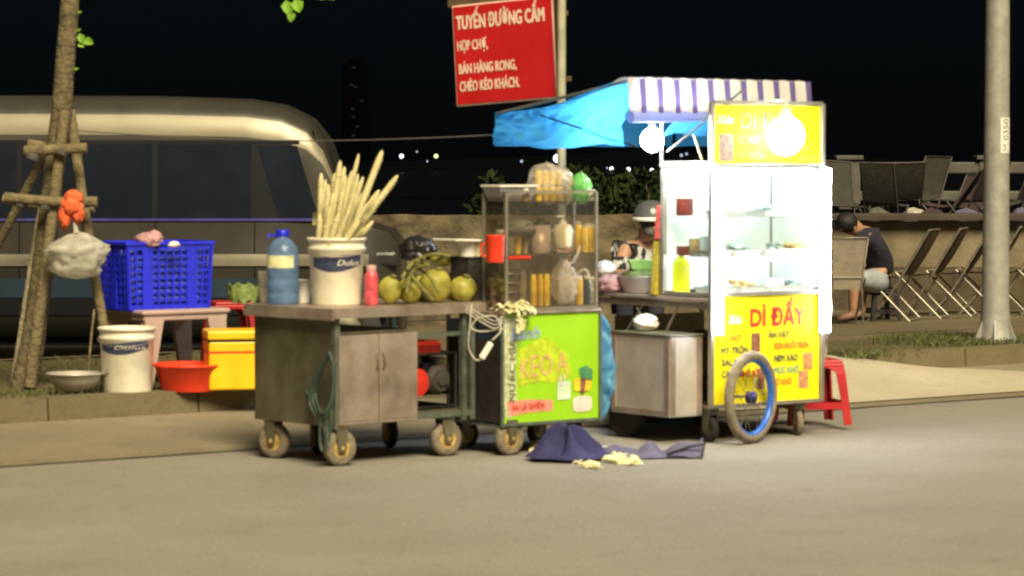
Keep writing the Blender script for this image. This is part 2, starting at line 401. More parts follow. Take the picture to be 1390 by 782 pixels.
# far shore
b = MB()
def hillf(i, j):
    x = -400+1000*i; h = (3+2.6*noise.noise(Vector((x*.012, 0, 0)))+1.2*noise.noise(Vector((x*.05, 2, 0))))*(1-abs(2*j-1))
    return (x, 700+120*j, -.6+max(0, h))
b.grid(hillf, 120, 6); struct('far_shore', b, m_land)
cl = [(545, 212, 2.9, m_city), (592, 212, 3.0, m_cityg), (566, 206, 1.6, m_cityd), (580, 219, 1.5, m_cityd), (757, 215, 6, m_city), (830, 229, 2.6, m_city), (853, 230, 2.8, m_city), (885, 231, 2.6, m_city),
      (708, 219, 2.2, m_cityd), (824, 228, 1.4, m_cityd), (925, 211, 2.4, m_cityd), (932, 209, 2.0, m_cityd)]
cdesc = ['white shore lamp seen above the tips of the sugarcane, right of the canes', 'yellow-green shore lamp to the right of the white lamp by the canes', 'faint shore lamp between the white and the yellow-green lamp', 'faint low shore lamp just left of the yellow-green lamp',
         'brightest white shore lamp beside the red sign pole, below the blue canopy', 'first of three white shore lamps between pole and bulb', 'middle of three white shore lamps below the blue canopy', 'last of three white shore lamps, nearest the glass cabinet',
         'dim shore lamp above the white basket on the drink rack', 'dimmest shore lamp, left of the three white ones', 'dim shore lamp right of the hanging bulb', 'dim shore lamp furthest right, near the yellow sign frame']
for (x, y, r, m), d in zip(cl, cdesc):
    Yd = 520; p = P(x, y, Yd); rr = r*Yd/F
    t = thing('shore_lamp', d, 'lamp', (p.x, p.y, -.6), 0, 'lamps on the far shore')
    b = MB(); b.tube([(p.x, p.y, -.6), (p.x, p.y, p.z)], .08, 6); b.build('pole', m_land, t, True)
    b = MB(); b.ball(p, rr, 2); b.build('lantern', m, t, True)
t = thing('tower_block', 'dark distant tower block with a few faintly lit windows', 'building', (P(482, 200, 900).x, 900, -.6))
b = MB(); c0 = P(482, 200, 900); zt = P(482, 88, 900).z; b.box((c0.x, 900, zt/2), (8, 8, zt)); b.box((c0.x, 900, zt+1), (4, 4, 2)); b.build('wall', m_tower, t, True)
for (x, y) in [(480, 92), (477, 115), (482, 118), (491, 137), (479, 148), (480, 159), (480, 184), (485, 172)]:
    b = MB(); p = P(x, y, 895.9); b.box(p, (1.1, .2, .6)); b.build('window', m_towin, t, True)
# ------------------------------------------------------------------ foliage
def leaf(mb, c, d, nrm, L, W):
    d = d.normalized(); s_ = d.cross(nrm).normalized()*W/2; n_ = s_.cross(d).normalized()*W*.18
    mb.add([c, c+d*L*.35+s_+n_, c+d*L*.75+s_*.7+n_, c+d*L, c+d*L*.75-s_*.7+n_, c+d*L*.35-s_+n_, c+d*L*.5], [[0, 1, 6], [1, 2, 6], [2, 3, 6], [3, 4, 6], [4, 5, 6], [5, 0, 6]])
def rv(): return Vector((random.gauss(0, 1), random.gauss(0, 1), random.gauss(0, 1))).normalized()
def foliage(mb, blobs, n, L, W, droop=.4):
    for _ in range(n):
        c, r = random.choice(blobs); d = rv(); q = Vector(c)+Vector((d.x*r[0], d.y*r[1], d.z*r[2]))*random.random()**.35
        dd = (d+rv()*.8-Vector((0, 0, droop))).normalized(); k = random.uniform(.6, 1.2); leaf(mb, q, dd, rv(), L*k, W*k)
# tree with crown over the frame
tb = G(34, 527, .21); TY = tb.y
t = thing('young_tree', 'slender street tree tied to wooden stakes at the left edge', 'tree', tb)
b = MB(); b.tube([P(x, y, TY) for x, y in [(30, 535), (44, 470), (56, 380), (66, 300), (75, 215), (84, 150), (88, 90), (93, 30), (97, -30), (104, -140), (100, -300), (112, -460)]],
                 [.085, .075, .068, .064, .062, .064, .06, .058, .056, .05, .04, .02], 12)
pts = [[P(97, -30, TY), P(170, -150, TY-.3), P(290, -120, TY-.7), P(370, -45, TY-.9), P(398, -5, TY-1)], [P(100, -120, TY), P(20, -260, TY+.3), P(-60, -330, TY+.5)], [P(102, -200, TY), P(220, -330, TY+.4), P(330, -420, TY+.6)]]
for q in pts: b.tube(q, [.03-.02*i/(len(q)-1) for i in range(len(q))], 7)
for a, c in [((88, 60), (112, 52)), ((90, 30), (108, 18)), ((84, 100), (102, 96))]: b.tube([P(*a, TY), P(*c, TY-.05)], [.007, .003], 5)
b.build('trunk', m_bark, t, True)
b = MB()
blobs = [(P(x, y, TY+dy), (r, r, r*.8)) for x, y, dy, r in [(60, -330, .4, .45), (180, -380, 0, .5), (-60, -380, .5, .5), (320, -400, .4, .45), (120, -520, 0, .55), (250, -260, -.4, .3), (20, -240, .3, .3)]]
foliage(b, blobs, 2600, .085, .05)
random.seed(3)
for (x, y, L, W, dx, dz) in [(388, 8, .09, .07, .2, -1), (401, 6, .085, .075, .25, -.9), (396, 22, .07, .05, -.1, -1), (425, -6, .10, .08, .8, -.5), (440, -8, .09, .07, .5, -.6), (412, -12, .08, .06, .6, -.8)]:
    leaf(b, P(x, y-8, TY-1), Vector((dx, -.1, dz)), Vector((.1, -1, .2)), L, W)
for (x, y, L, W, dx, dz) in [(108, 45, .07, .05, .3, -1), (112, 54, .075, .055, .9, -.35), (106, 58, .05, .04, .7, -.5), (105, 17, .03, .02, 1, .2), (104, 42, .03, .02, 1, .4), (100, 94, .035, .02, 1, .1)]:
    leaf(b, P(x, y, TY-.05), Vector((dx, -.2, dz)), Vector((.1, -1, .3)), L, W)
b.build('crown', m_leaf, t, True)
# stakes
sp = thing('tree_support', 'lashed wooden stakes and crossbars propping the street tree', 'tree support', G(70, 530, .21))
for (q, r, m) in [([(20, 530, .1), (52, 320, .08), (84, 145, .1)], .036, m_polep), ([(92, 150, .1), (40, 250, .3), (-45, 415, .6), (-80, 490, .8)], .03, m_pole), ([(95, 150, .08), (112, 270, .0), (145, 470, -.15), (150, 520, -.2)], .034, m_pole), ([(40, 525, -.12), (70, 300, -.14), (88, 150, -.1)], .038, m_pole)]:
    b = MB(); b.tube([P(x, y, TY+d) for x, y, d in q], [r, r*.95]+[r*.85]*(len(q)-2), 9); b.build('stake', m, sp, True)
for q in [[(33, 205, -.17), (75, 203, -.17), (118, 201, -.17)], [(6, 268, -.19), (70, 274, -.18), (132, 274, -.18)], [(4, 270, .12), (60, 280, .12), (128, 282, .1)], [(38, 196, .1), (112, 207, .1)]]:
    b = MB(); b.tube([P(x, y, TY+d) for x, y, d in q], .032, 9); b.build('crossbar', m_pole, sp, True)
b = MB()
for (x, y) in [(45, 212), (84, 205), (62, 278), (112, 275), (28, 275)]: b.lathe([(.042, -.02), (.045, 0), (.042, .02)], P(x, y, TY-.16), 10, Matrix.Rotation(.3, 4, 'Y'), smooth=True)
b.build('lashing', m_wire, sp, True)
# orange cloth tied to crossbar
def blob_cloth(name, m, c, r, label, cat, sub=4, nz=.35, ns=3, seed=0, squash=None):
    b = MB(); b.ball(c, r, sub, nz, ns, seed=seed); lo = Vector((c[0], c[1], c[2]-r[2])); return tag(b.build(name, m, None, False, lo), label, cat)
b = MB(); c0 = P(100, 268, TY-.25)
b.ball(c0, (.055, .035, .045), 3, .4, 3, seed=2); b.ball(P(88, 292, TY-.25), (.035, .03, .09), 3, .4, 3, seed=5); b.ball(P(105, 288, TY-.25), (.04, .03, .07), 3, .5, 3, seed=8); b.ball(P(96, 280, TY-.27), (.05, .03, .05), 3, .5, 4, seed=9)
tag(b.build('cloth', m_orange, None, False, c0), 'orange cloth knotted on the lower crossbar of the tree stakes', 'cloth')
# white bag hung from the stake
b = MB(); c0 = P(104, 348, TY-.28)
def bagf(c, rx, ry, rz, seed, pinch=.5):
    def f(i, j):
        a = 2*math.pi*i; z = -1+2*j; rr = math.sqrt(max(0, 1-abs(z)**2.6))*(1-pinch*max(0, z)**2)
        ca, sa = math.cos(a), math.sin(a)
        k = 1+.34*noise.noise(Vector((ca*1.8, sa*1.8, z*1.8+seed)))+.22*(abs(noise.noise(Vector((ca*3.3, sa*3.3, z*3+seed))))*2-.5)+.12*(abs(noise.noise(Vector((ca*8, sa*8, z*6+seed))))*2-.4)
        return (c[0]+rx*rr*k*math.cos(a), c[1]+ry*rr*k*math.sin(a), c[2]+rz*z+rz*.28*noise.noise(Vector((ca*2, sa*2+z, seed)))*(1 if z > -.6 else .3))
    return f
b.grid(bagf(c0, .17, .10, .135, 2, .2), 32, 18); b.tube([P(104, 318, TY-.28), P(100, 296, TY-.22), P(100, 276, TY-.2)], [.02, .008, .006], 6)
tag(b.build('plastic_bag', m_bag, None, False, c0), 'crumpled white plastic bag hanging from the tree stakes', 'bag')
# grass
def grass(name, area, n, h, label, m=m_grass):
    b = MB()
    for _ in range(n):
        c = area(); d = Vector((random.gauss(0, .4), random.gauss(0, .4), 1)); L = h*random.uniform(.4, 1.2); s_ = Vector((random.uniform(-1, 1), random.uniform(-1, 1), 0)).normalized()*.004
        b.add([c-s_, c+s_, c+d*L*.6+s_*.6, c+d*L+Vector((d.x, d.y, 0))*L*.5], [[0, 1, 2, 3]])
    return tag(b.build(name, m), label, 'grass', kind='stuff')
def g1():
    c = G(random.gauss(1310, 55), 468, .2); c = K(UV(c)[0], random.uniform(15.3, 16.4)); return Vector((c.x, c.y, .2))
grass('grass', g1, 2600, .07, 'short grass round the foot of the lamp post')
def g2():
    c = K(random.uniform(7, 11.8), random.choice([random.uniform(15.3, 18.2), 15.3+abs(random.gauss(0, .25))]), .2); return c
grass('grass', g2, 5000, .05, 'sparse grass on the verge around the street tree')
def g3():
    c = K(14.25+abs(random.gauss(0, .25)), 15.2+random.gauss(0, .12), .21); return c
grass('grass', g3, 500, .06, 'weeds at the broken end of the right kerb')
# bushes beyond the wall
random.seed(11)
for i, (x, y, r, d, n) in enumerate([(860, 262, .42, 'dark leafy bush behind the seller and the quay wall', 1500), (905, 250, .4, 'dark leafy bush half hidden by the glass cabinet', 900), (690, 262, .3, 'small dark bush behind the left end of the drink rack', 900), (800, 262, .34, 'dark leafy bush behind the green bag', 1000)]):
    c = P(x, y+22, 27.4+.2*i); t = thing('bush', d, 'bush', (c.x, c.y, 0), 0, 'bushes behind the quay wall')
    b = MB()
    for k in range(5): a = k*1.3; b.tube([(c.x, c.y, 0), (c.x+.12*math.cos(a), c.y+.12*math.sin(a), c.z*.7), (c.x+r*.7*math.cos(a), c.y+r*.6*math.sin(a), c.z+.15)], [.03, .02, .006], 5)
    b.build('stem', m_bark, t, True)
    b = MB(); bl_ = [(c+Vector((random.gauss(0, r*.5), random.gauss(0, r*.3), random.gauss(0, r*.4))), (r*.45, r*.45, r*.4)) for _ in range(9)]
    foliage(b, bl_, n, .10, .045, .3); b.build('foliage', m_bush, t, True)
# ------------------------------------------------------------------ van
VY = 22.6; vw = .85
def vx(px): return P(px, 217, VY).x
def vz(py): return CH-(py-217)*VY/F
vt = thing('passing_van', 'silver van with dark side windows on the road behind the tree and carts', 'van', (vx(150), VY+vw, -.03))
# roofline stations (x, belt half width, roof z, nose factor)
xs = [vx(-420), vx(-400), vx(-340), vx(-200), vx(0), vx(200), vx(330), vx(380), vx(415), vx(437), vx(450), vx(457), vx(470), vx(500), vx(525), vx(538), vx(543)]
zr = [vz(200), vz(150), vz(134), vz(131), vz(130), vz(131), vz(135), vz(143), vz(160), vz(188), vz(225), vz(272), vz(303), vz(309), vz(316), vz(330), vz(360)]
wd = [.80, .84, .85, .85, .85, .85, .85, .85, .84, .84, .83, .83, .82, .80, .76, .70, .62]
zb = .24
def section(x, w, zt):
    pr = []
    belt = min(vz(305), zt-.02)
    side = [(w*.95, zb), (w*.96, vz(402)), (w*.975, vz(378)), (w*.998, vz(362)), (w*1.0, vz(352)), (w*.985, vz(341)), (w*.965, belt)]
    k = max(0, (zt-belt))/(vz(130)-vz(305))
    up = [(w*(.965-.045*k), belt+(zt-belt)*.40), (w*(.965-.09*k), belt+(zt-belt)*.70), (w*(.965-.135*k), belt+(zt-belt)*.86), (w*(.965-.25*k), belt+(zt-belt)*.965), (w*(.6), zt), (0, zt+.02*k)]
    return side+up
from bisect import bisect
def vinterp(x):
    i = max(1, min(len(xs)-1, bisect(xs, x))); f = (x-xs[i-1])/(xs[i]-xs[i-1]); return wd[i-1]+(wd[i]-wd[i-1])*f, zr[i-1]+(zr[i]-zr[i-1])*f
b = MB(); b.smooth = True; n = None; rows = []
for x, w, z in zip(xs, wd, zr):
    h = section(x, w, z); row = [(x, VY+vw-a, c) for a, c in h]+[(x, VY+vw+a, c) for a, c in h[::-1][1:]]; rows.append(row)
n = len(rows[0]); vs = [p for r in rows for p in r]; fs = [[i*n+k, i*n+k+1, (i+1)*n+k+1, (i+1)*n+k] for i in range(len(rows)-1) for k in range(n-1)]
fs += [[k for k in range(n)], [(len(rows)-1)*n+k for k in range(n)][::-1]]+[[i*n, (i+1)*n, (i+1)*n+n-1, i*n+n-1] for i in range(len(rows)-1)]
b.add(vs, fs)
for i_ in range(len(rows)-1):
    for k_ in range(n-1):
        if k_ in (8, 15) and i_ < len(rows)-6: b.m[i_*(n-1)+k_] = 1  # shoulder rows get the painted highlight
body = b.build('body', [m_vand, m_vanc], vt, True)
def side_y(z, zt=vz(130), w=.85):
    h = section(0, w, zt)
    for (a, c), (a2, c2) in zip(h, h[1:]):
        if c <= z <= c2: return VY+vw-(a+(a2-a)*(z-c)/(c2-c+1e-9))
    return VY
def sidepanel(poly, name, m, off=.006, dist=True):
    b = MB(); 
    def pt(px, py, o=0): z = vz(py); return (vx(px), side_y(z)-off+o, z)
    (x0, x1, y0, y1, sl) = poly; ny = 6
    b.grid(lambda i, j: pt(x0+(x1-x0)*i+sl*j, y0+(y1-y0)*j), 1, ny, True)
    b.grid(lambda i, j: pt(x0+(x1-x0)*i+sl*j, y0+(y1-y0)*j, .02), 1, ny, True)
    for X in (0, 1): b.grid(lambda i, j: pt(x0+(x1-x0)*X+sl*j, y0+(y1-y0)*j, .02*i), 1, ny)
    return b.build(name, m, vt, True)
for (a, c) in [(-380, -190), (-182, 20), (28, 205), (213, 340)]: sidepanel((a, c, 196, 296, 0), 'window', m_vang)
sidepanel((348, 402, 198, 296, 30), 'window', m_vang)
sidepanel((-400, 500, 345, 361, 0), 'side_highlight', m_vanl, .010)  # painted highlight on the bulge of the side
sidepanel((-400, 395, 193, 299, 0), 'window_surround', m_vank, .003)
sidepanel((-400, 450, 296.5, 300, 0), 'trim_strip', m_vanp, .012)
sidepanel((-400, 405, 190, 194, 0), 'roof_seam', m_vank, .006)
sidepanel((-400, 500, 378, 404, 0), 'sill_stripe', m_vanb, .008)
sidepanel((-400, 525, 404.5, 428, 0), 'shade_skirt', m_vank, .012)  # black skirt added so the gap under the van stays dark
for x in (24, 209, 344, 446): sidepanel((x, x+2, 301, 403, 0), 'door_gap', m_vank, .0035)
b = MB(); b.grid(lambda i, j: (vx(421+24*j)+.012+.03*math.sin(0), VY+.14+(2*vw-.28)*i, vz(175+105*j)), 1, 1); b.build('windscreen', m_vang, vt, True)
b = MB(); b.box((vx(520), VY+.2, vz(352)), (.22, .26, .12), bev=.03); b.build('headlight', m_headl, vt, True)
b = MB(); b.box((vx(520), VY+1.5, vz(352)), (.22, .26, .12), bev=.03); b.build('headlight', m_headl, vt, True)
b = MB(); b.box((vx(449), VY-.1, vz(292)), (.09, .18, .14), bev=.03); b.tube([(vx(449), VY-.05, vz(300)), (vx(449), VY+.06, vz(306))], .015, 6); b.build('wing_mirror', m_vank, vt, True)
for x in (-230, 462):
    for yy in (VY+.1, VY+1.6):
        b = MB(); Rx = Matrix.Rotation(R(90), 4, 'X')
        b.lathe([(.17, -.09), (.27, -.1), (.31, -.07), (.31, .07), (.27, .1), (.17, .09)], (vx(x), yy, .29), 28, Rx, cap=(False, False)); w_ = b.build('wheel', m_tyre_dk, vt, True)
        b = MB(); b.lathe([(.03, -.06), (.05, -.07), (.15, -.05), (.18, -.075), (.18, .075), (.03, .07)], (vx(x), yy, .29), 20, Rx); b.build('rim', m_steel_dk, w_, True)
b = MB(); b.box((vx(60), VY+vw, .32), (5.4, 1.5, .3)); b.build('shade_underbody', m_vank, vt, True)  # deep dark underbody added to hold the shade beneath the van
# ------------------------------------------------------------------ coconut cart
T1 = R(42); o1 = Vector((-.918, 15.3, 0))
c1 = thing('coconut_cart', 'stainless steel coconut cart with two doors and small caster wheels, left of the green cart', 'cart', o1, T1)
W1, D1 = .968, .697; ZT = .831
def L1(x, y, z=0): return WM[c1.name] @ Vector((x, y, z))
b = MB(); b.box((W1/2-.0, D1/2, ZT-.02), (W1+.07, D1+.07, .035), bev=.006); b.box((W1/2, -.042, ZT-.03), (W1+.075, .008, .05)); b.box((-.042, D1/2, ZT-.035), (.008, D1+.075, .06)); b.build('worktop', m_steel, c1)
dx = .55
b = MB(); b.box((.004, D1/2, .505), (.008, D1, .595)); 
b.build('end_panel', m_steel_dk, c1)  # end turned from the light: its shade is put into the darker steel
b = MB(); b.box((dx/2, D1-.004, .45), (dx, .008, .48)); b.box((dx/2+.004, D1/2, .218), (dx-.01, D1-.01, .012)); b.box((dx, D1/2, .44), (.008, D1-.01, .45)); b.box((dx/2, D1/2, .695), (dx-.02, D1-.012, .01)); b.build('cabinet', m_steel_dk, c1)
for k in (0, 1):
    b = MB(); b.box((.016+k*.268+.131, -.008, .45), (.262, .016, .47), bev=.004); b.box((.016+k*.268+.131, -.0175, .45), (.225, .004, .43), bev=.0015)
    d_ = b.build('door', m_steel, c1)
    b = MB(); b.tube([(.016+.262+(-.02 if k == 0 else .026), -.018, .50), (.278+(-.02 if k == 0 else .026), -.036, .51), (.278+(-.02 if k == 0 else .026), -.036, .57), (.278+(-.02 if k == 0 else .026), -.018, .58)], .004, 6); b.build('handle', m_steel_dk, d_)
for (x, y) in [(.012, .012), (W1-.02, .012), (W1-.02, D1-.02), (W1-.09, .0)]:
    b = MB(); b.box((x, y, .5), (.03, .03, .61)); b.build('post', m_frame, c1)
for c_, d_ in [((dx/2+.28+.2, .012, .665), (W1-dx-.03, .022, .02)), ((W1/2, .012, .232), (W1-.03, .026, .03)), ((W1/2, D1-.012, .232), (W1-.03, .026, .03)), ((W1-.02, D1/2, .232), (.026, D1-.05, .03)), ((W1/2, .012, .79), (W1-.04, .02, .02))]:
    b = MB(); b.box(c_, d_); b.build('rail', m_frame, c1)
b = MB(); b.box((.755, D1/2, .252), (W1-dx-.04, D1-.05, .01)); b.build('lower_shelf', m_steel_dk, c1)
def caster(parent, x, y, r, w, a, top, mt=m_tyre, mr=m_rust):
    b = MB(); A = Matrix.Rotation(a, 4, 'Z') @ Matrix.Rotation(R(90), 4, 'X')
    b.lathe([(r*.55, -w*.42), (r*.8, -w*.5), (r*.97, -w*.3), (r, 0), (r*.97, w*.3), (r*.8, w*.5), (r*.55, w*.42)], (x, y, r), 26, A, cap=(False, False)); wl_ = b.build('wheel', mt, parent)
    b = MB(); b.lathe([(r*.1, -w*.3), (r*.3, -w*.34), (r*.34, -w*.26), (r*.5, -w*.26), (r*.57, -w*.44), (r*.58, w*.44), (r*.5, w*.26), (r*.34, w*.26), (r*.3, w*.34), (r*.1, w*.3)], (x, y, r), 20, A); b.tube([Vector((x, y, r))+A @ Vector((0, 0, -w*.75)), Vector((x, y, r))+A @ Vector((0, 0, w*.75))], r*.11, 8)
    b.build('rim', mr, wl_)
    b = MB(); bz = Matrix.Translation((x, y, 0)) @ Matrix.Rotation(a, 4, 'Z'); b.T = bz
    for s_ in (-1, 1):
        b.add([(-.02, s_*w*.7, r-.02), (.02, s_*w*.7, r-.02), (.03, s_*w*.7, r*2.08), (-.045, s_*w*.7, r*2.08), (-.02, s_*w*.7+.004, r-.02), (.02, s_*w*.7+.004, r-.02), (.03, s_*w*.7+.004, r*2.08), (-.045, s_*w*.7+.004, r*2.08)], [[0, 1, 2, 3], [4, 5, 6, 7], [0, 1, 5, 4], [1, 2, 6, 5], [2, 3, 7, 6], [3, 0, 4, 7]])
    b.box((-.008, 0, r*2.08+(top-r*2.08)/2), (.075, w*1.6, max(.01, top-r*2.08)), bev=.003)
    b.build('caster_fork', m_steel_dk, parent)
caster(c1, .05, .03, .096, .05, R(-8), .218)
caster(c1, .04, D1-.12, .098, .05, R(-72), .218)
caster(c1, .80, .05, .096, .05, R(-6), .218)
caster(c1, .36, D1-.08, .092, .045, R(60), .218, m_tyre_dk)
caster(c1, .86, D1-.10, .092, .045, R(70), .218, m_tyre_dk)
# hose on cart corner
def curve(pts, n=10):
    pts = [Vector(p) for p in pts]; out = []
    q = [pts[0]*2-pts[1]]+pts+[pts[-1]*2-pts[-2]]
    for i in range(1, len(q)-2):
        for k in range(n):
            t_ = k/n; a, b_, c, d = q[i-1], q[i], q[i+1], q[i+2]
            out.append(.5*((2*b_)+(c-a)*t_+(2*a-5*b_+4*c-d)*t_*t_+(3*b_-a-3*c+d)*t_**3))
    out.append(pts[-1]); return out
b = MB(); hy = 15.22
for k in range(3):
    j = (k-1)*.008
    b.tube(curve([P(447+k, 478+k*3, hy+j), P(438-k*3, 500, hy+.06+j), P(428-k*4, 535+k*5, hy+.12), P(438, 562+k*5, hy+j), P(450+k, 540, hy-.02+j), P(452+k, 500, hy-.02+j), P(447+k, 478+k*3, hy+j)]), .0085, 6)
b.tube(curve([P(391, 440, 15.7), P(398, 490, 15.62), P(420, 540, 15.45), P(436, 556, 15.3)]), .006, 6)
b.tube(curve([P(440, 560, hy), P(444, 580, hy), P(443, 606, hy-.02), P(437, 612, hy), P(434, 590, hy+.02), P(436, 562, hy+.01)]), .0085, 6)
b.tube(curve([P(448, 545, hy), P(450, 570, hy-.01), P(446, 600, hy)]), .008, 6)
tag(b.build('garden_hose', m_hose, None, False, P(446, 478, hy)), 'coiled dark green hose hanging on the near corner of the coconut cart', 'hose')
# generator in cart
g_ = thing('generator', 'small red and black generator on the lower shelf of the coconut cart', 'generator', L1(.74, .3, .257), T1)
b = MB(); b.box((-.03, -.02, .13), (.27, .3, .12), bev=.01)
for k in range(7): b.box((.06, -.1, .2+.012*k), (.1, .16, .004))
b.box((-.02, -.18, .22), (.09, .05, .06), .2, .008); b.tube(curve([(.0, -.2, .2), (.05, -.24, .14), (.1, -.22, .09), (.12, -.1, .08)]), .012, 6); b.build('engine', m_vank, g_)
b = MB(); b.lathe([(.0, -.02), (.04, -.02), (.041, -.012), (.07, -.01), (.075, 0), (.075, .03), (.0, .04)], (-.13, -.215, .15), 20, Matrix.Rotation(R(90), 4, 'X'), smooth=False); b.build('recoil_cover', m_red, g_)
b = MB(); b.lathe([(.0, .06), (.03, .06), (.035, .05), (.06, .048), (.075, .03), (.082, .02), (.082, -.05), (.0, -.05)], (.03, -.20, .155), 18, Matrix.Rotation(R(90), 4, 'X'), smooth=False); b.build('alternator', m_dark, g_)
b = MB(); b.box((-.06, -.1, .33), (.26, .22, .075), bev=.02); b.build('fuel_tank', m_red, g_)
b = MB()
for (x, y) in [(-.17, -.25), (.13, -.25), (-.17, .2), (.13, .2)]: b.tube([(x, y, .0), (x, y, .3)], .01, 6)
for z in (.012, .3):
    b.tube([(-.17, -.25, z), (.13, -.25, z), (.13, .2, z), (-.17, .2, z), (-.17, -.25, z)], .01, 6)
b.build('frame', m_black, g_)
# --- things on the coconut cart
def on(px, Y, z=ZT): p = P(px, 400, Y); return Vector((p.x, Y, z))
def lathed(name, label, cat, c, prof, m, group=None, parts=(), n=24):
    pass
# water bottle
p = on(384, 15.72); t = thing('water_bottle', 'large blue five litre water bottle standing left of the bucket of sugarcane', 'bottle', p)
m_wb = M_film('blue_water_plastic', (.22, .38, .66), .4, .45, .15, .2, 16)
b = MB(); b.lathe([(.078, .0), (.085, .01), (.084, .05), (.08, .06), (.085, .07), (.084, .12), (.08, .13), (.085, .14), (.086, .255), (.08, .30), (.05, .34), (.03, .352), (.03, .365)], p, 28); b.build('body', m_wb, t, True)
b = MB(); b.grid(lambda i, j: p+Vector((.0885*math.cos(R(205+110*i)), .0885*math.sin(R(205+110*i)), .195+.065*j)), 14, 1); b.build('label', m_label, t, True)
b = MB(); b.lathe([(.034, .362), (.036, .39), (.03, .396), (0, .396)], p, 16); b.build('cap', m_crate, t, True)
b = MB(); b.tube(curve([p+Vector((-.03, -.0, .36)), p+Vector((-.07, -.02, .37)), p+Vector((-.075, -.03, .35))]), .006, 6); b.build('handle', m_crate, t, True)
def cup(px, Y, r, h, name, label, cat, m, z=ZT, grp=None):
    p = on(px, Y, z); b = MB(); b.lathe([(r*.72, 0), (r*.78, h*.3), (r, h), (r*1.05, h*1.0), (r*1.05, h*.96+.004), (r*.93, h*.98), (r*.7, .01), (0, .01)], p, 20, cap=(True, False)); return tag(b.build(name, m, None, False, p), label, cat, grp)
cup(358, 15.85, .03, .17, 'plastic_cup', 'tall stack of pale cups left of the blue water bottle', 'cup', m_bagc)
cup(413, 15.83, .042, .125, 'plastic_cup', 'white plastic cup between the blue bottle and the white bucket', 'cup', m_whitec)
def bucket(px, Y, z, r0, r1, h, label, logo):
    p = on(px, Y, z); t = thing('bucket', label, 'bucket', p)
    b = MB(); b.lathe([(r0, 0), (r0*1.02, .01), (r0+(r1-r0)*.8, h*.8), (r1*1.03, h*.82), (r1*1.03, h*.86), (r1*.99, h*.87), (r1*1.0, h*.95), (r1*1.06, h*.955), (r1*1.06, h), (r1*.98, h), (r1*.96, h*.9), (r0*.95, .02), (0, .02)], p, 36, cap=(True, False))
    b.build('pail', m_white, t, True)
    # printed band follows the wall of the pail
    b = MB(); za, zb_ = logo[0]*h, logo[1]*h
    a0, a1 = logo[2], logo[3]
    def rad(z): return r0*1.02+(r0+(r1-r0)*.8-r0*1.02)*((z-.01)/(h*.8-.01))+.0015
    def f(i, j):
        a = a0+(a1-a0)*i; z = za+(zb_-za)*(.5+(j-.5)*(.55+.45*math.sin(i*3.1)))-.02*h*math.sin(i*4.5)*1.5
        return (p.x+rad(z)*math.cos(a), p.y+rad(z)*math.sin(a), z+p.z)
    b.grid(f, 24, 4); b.build('printed_band', m_navy, t, True)
    # lettering wrapped on the pail
    cu = bpy.data.curves.new('t', 'FONT'); cu.body = logo[4]; cu.size = 1; cu.shear = .3
    ob = bpy.data.objects.new('t', cu); C.objects.link(ob); dg = bpy.context.evaluated_depsgraph_get(); me0 = ob.evaluated_get(dg).to_mesh()
    vs = [v.co.copy() for v in me0.vertices]; fs = [list(q.vertices) for q in me0.polygons]; ob.evaluated_get(dg).to_mesh_clear(); bpy.data.objects.remove(ob)
    x1 = max(v.x for v in vs); b = MB(); out = []
    for v in vs:
        a = a0+(a1-a0)*(logo[5]+(logo[6]-logo[5])*v.x/x1); z = za+(zb_-za)*(.3+.5*v.y); rr = rad(z)+.0015; out.append((p.x+rr*math.cos(a), p.y+rr*math.sin(a), p.z+z))
    b.add(out, fs); b.build('lettering', logo[7], t, True)
    b = MB(); q = []
    for k in range(15):
        a = math.pi+math.pi*k/14; q.append((p.x+(r1*1.07)*math.cos(a), p.y+(r1*1.07)*math.sin(a), p.z+h*.84-.12*h*math.sin(math.pi*k/14)))
    b.tube(q, .0025, 6); b.build('handle', m_steel, t, True)
    return t, p
bk, bp_ = bucket(457, 15.72, ZT, .132, .150, .355, 'white paint bucket on the coconut cart holding peeled sugarcane', (.52, .76, R(215), R(335), 'Dulux', .48, .95, m_white))
bucket(172, 17.45, .225, .142, .162, .385, 'dirty white paint bucket standing on the verge between the red basin and the wok', (.62, .80, R(210), R(330), 'Dulux', .3, .95, m_white))
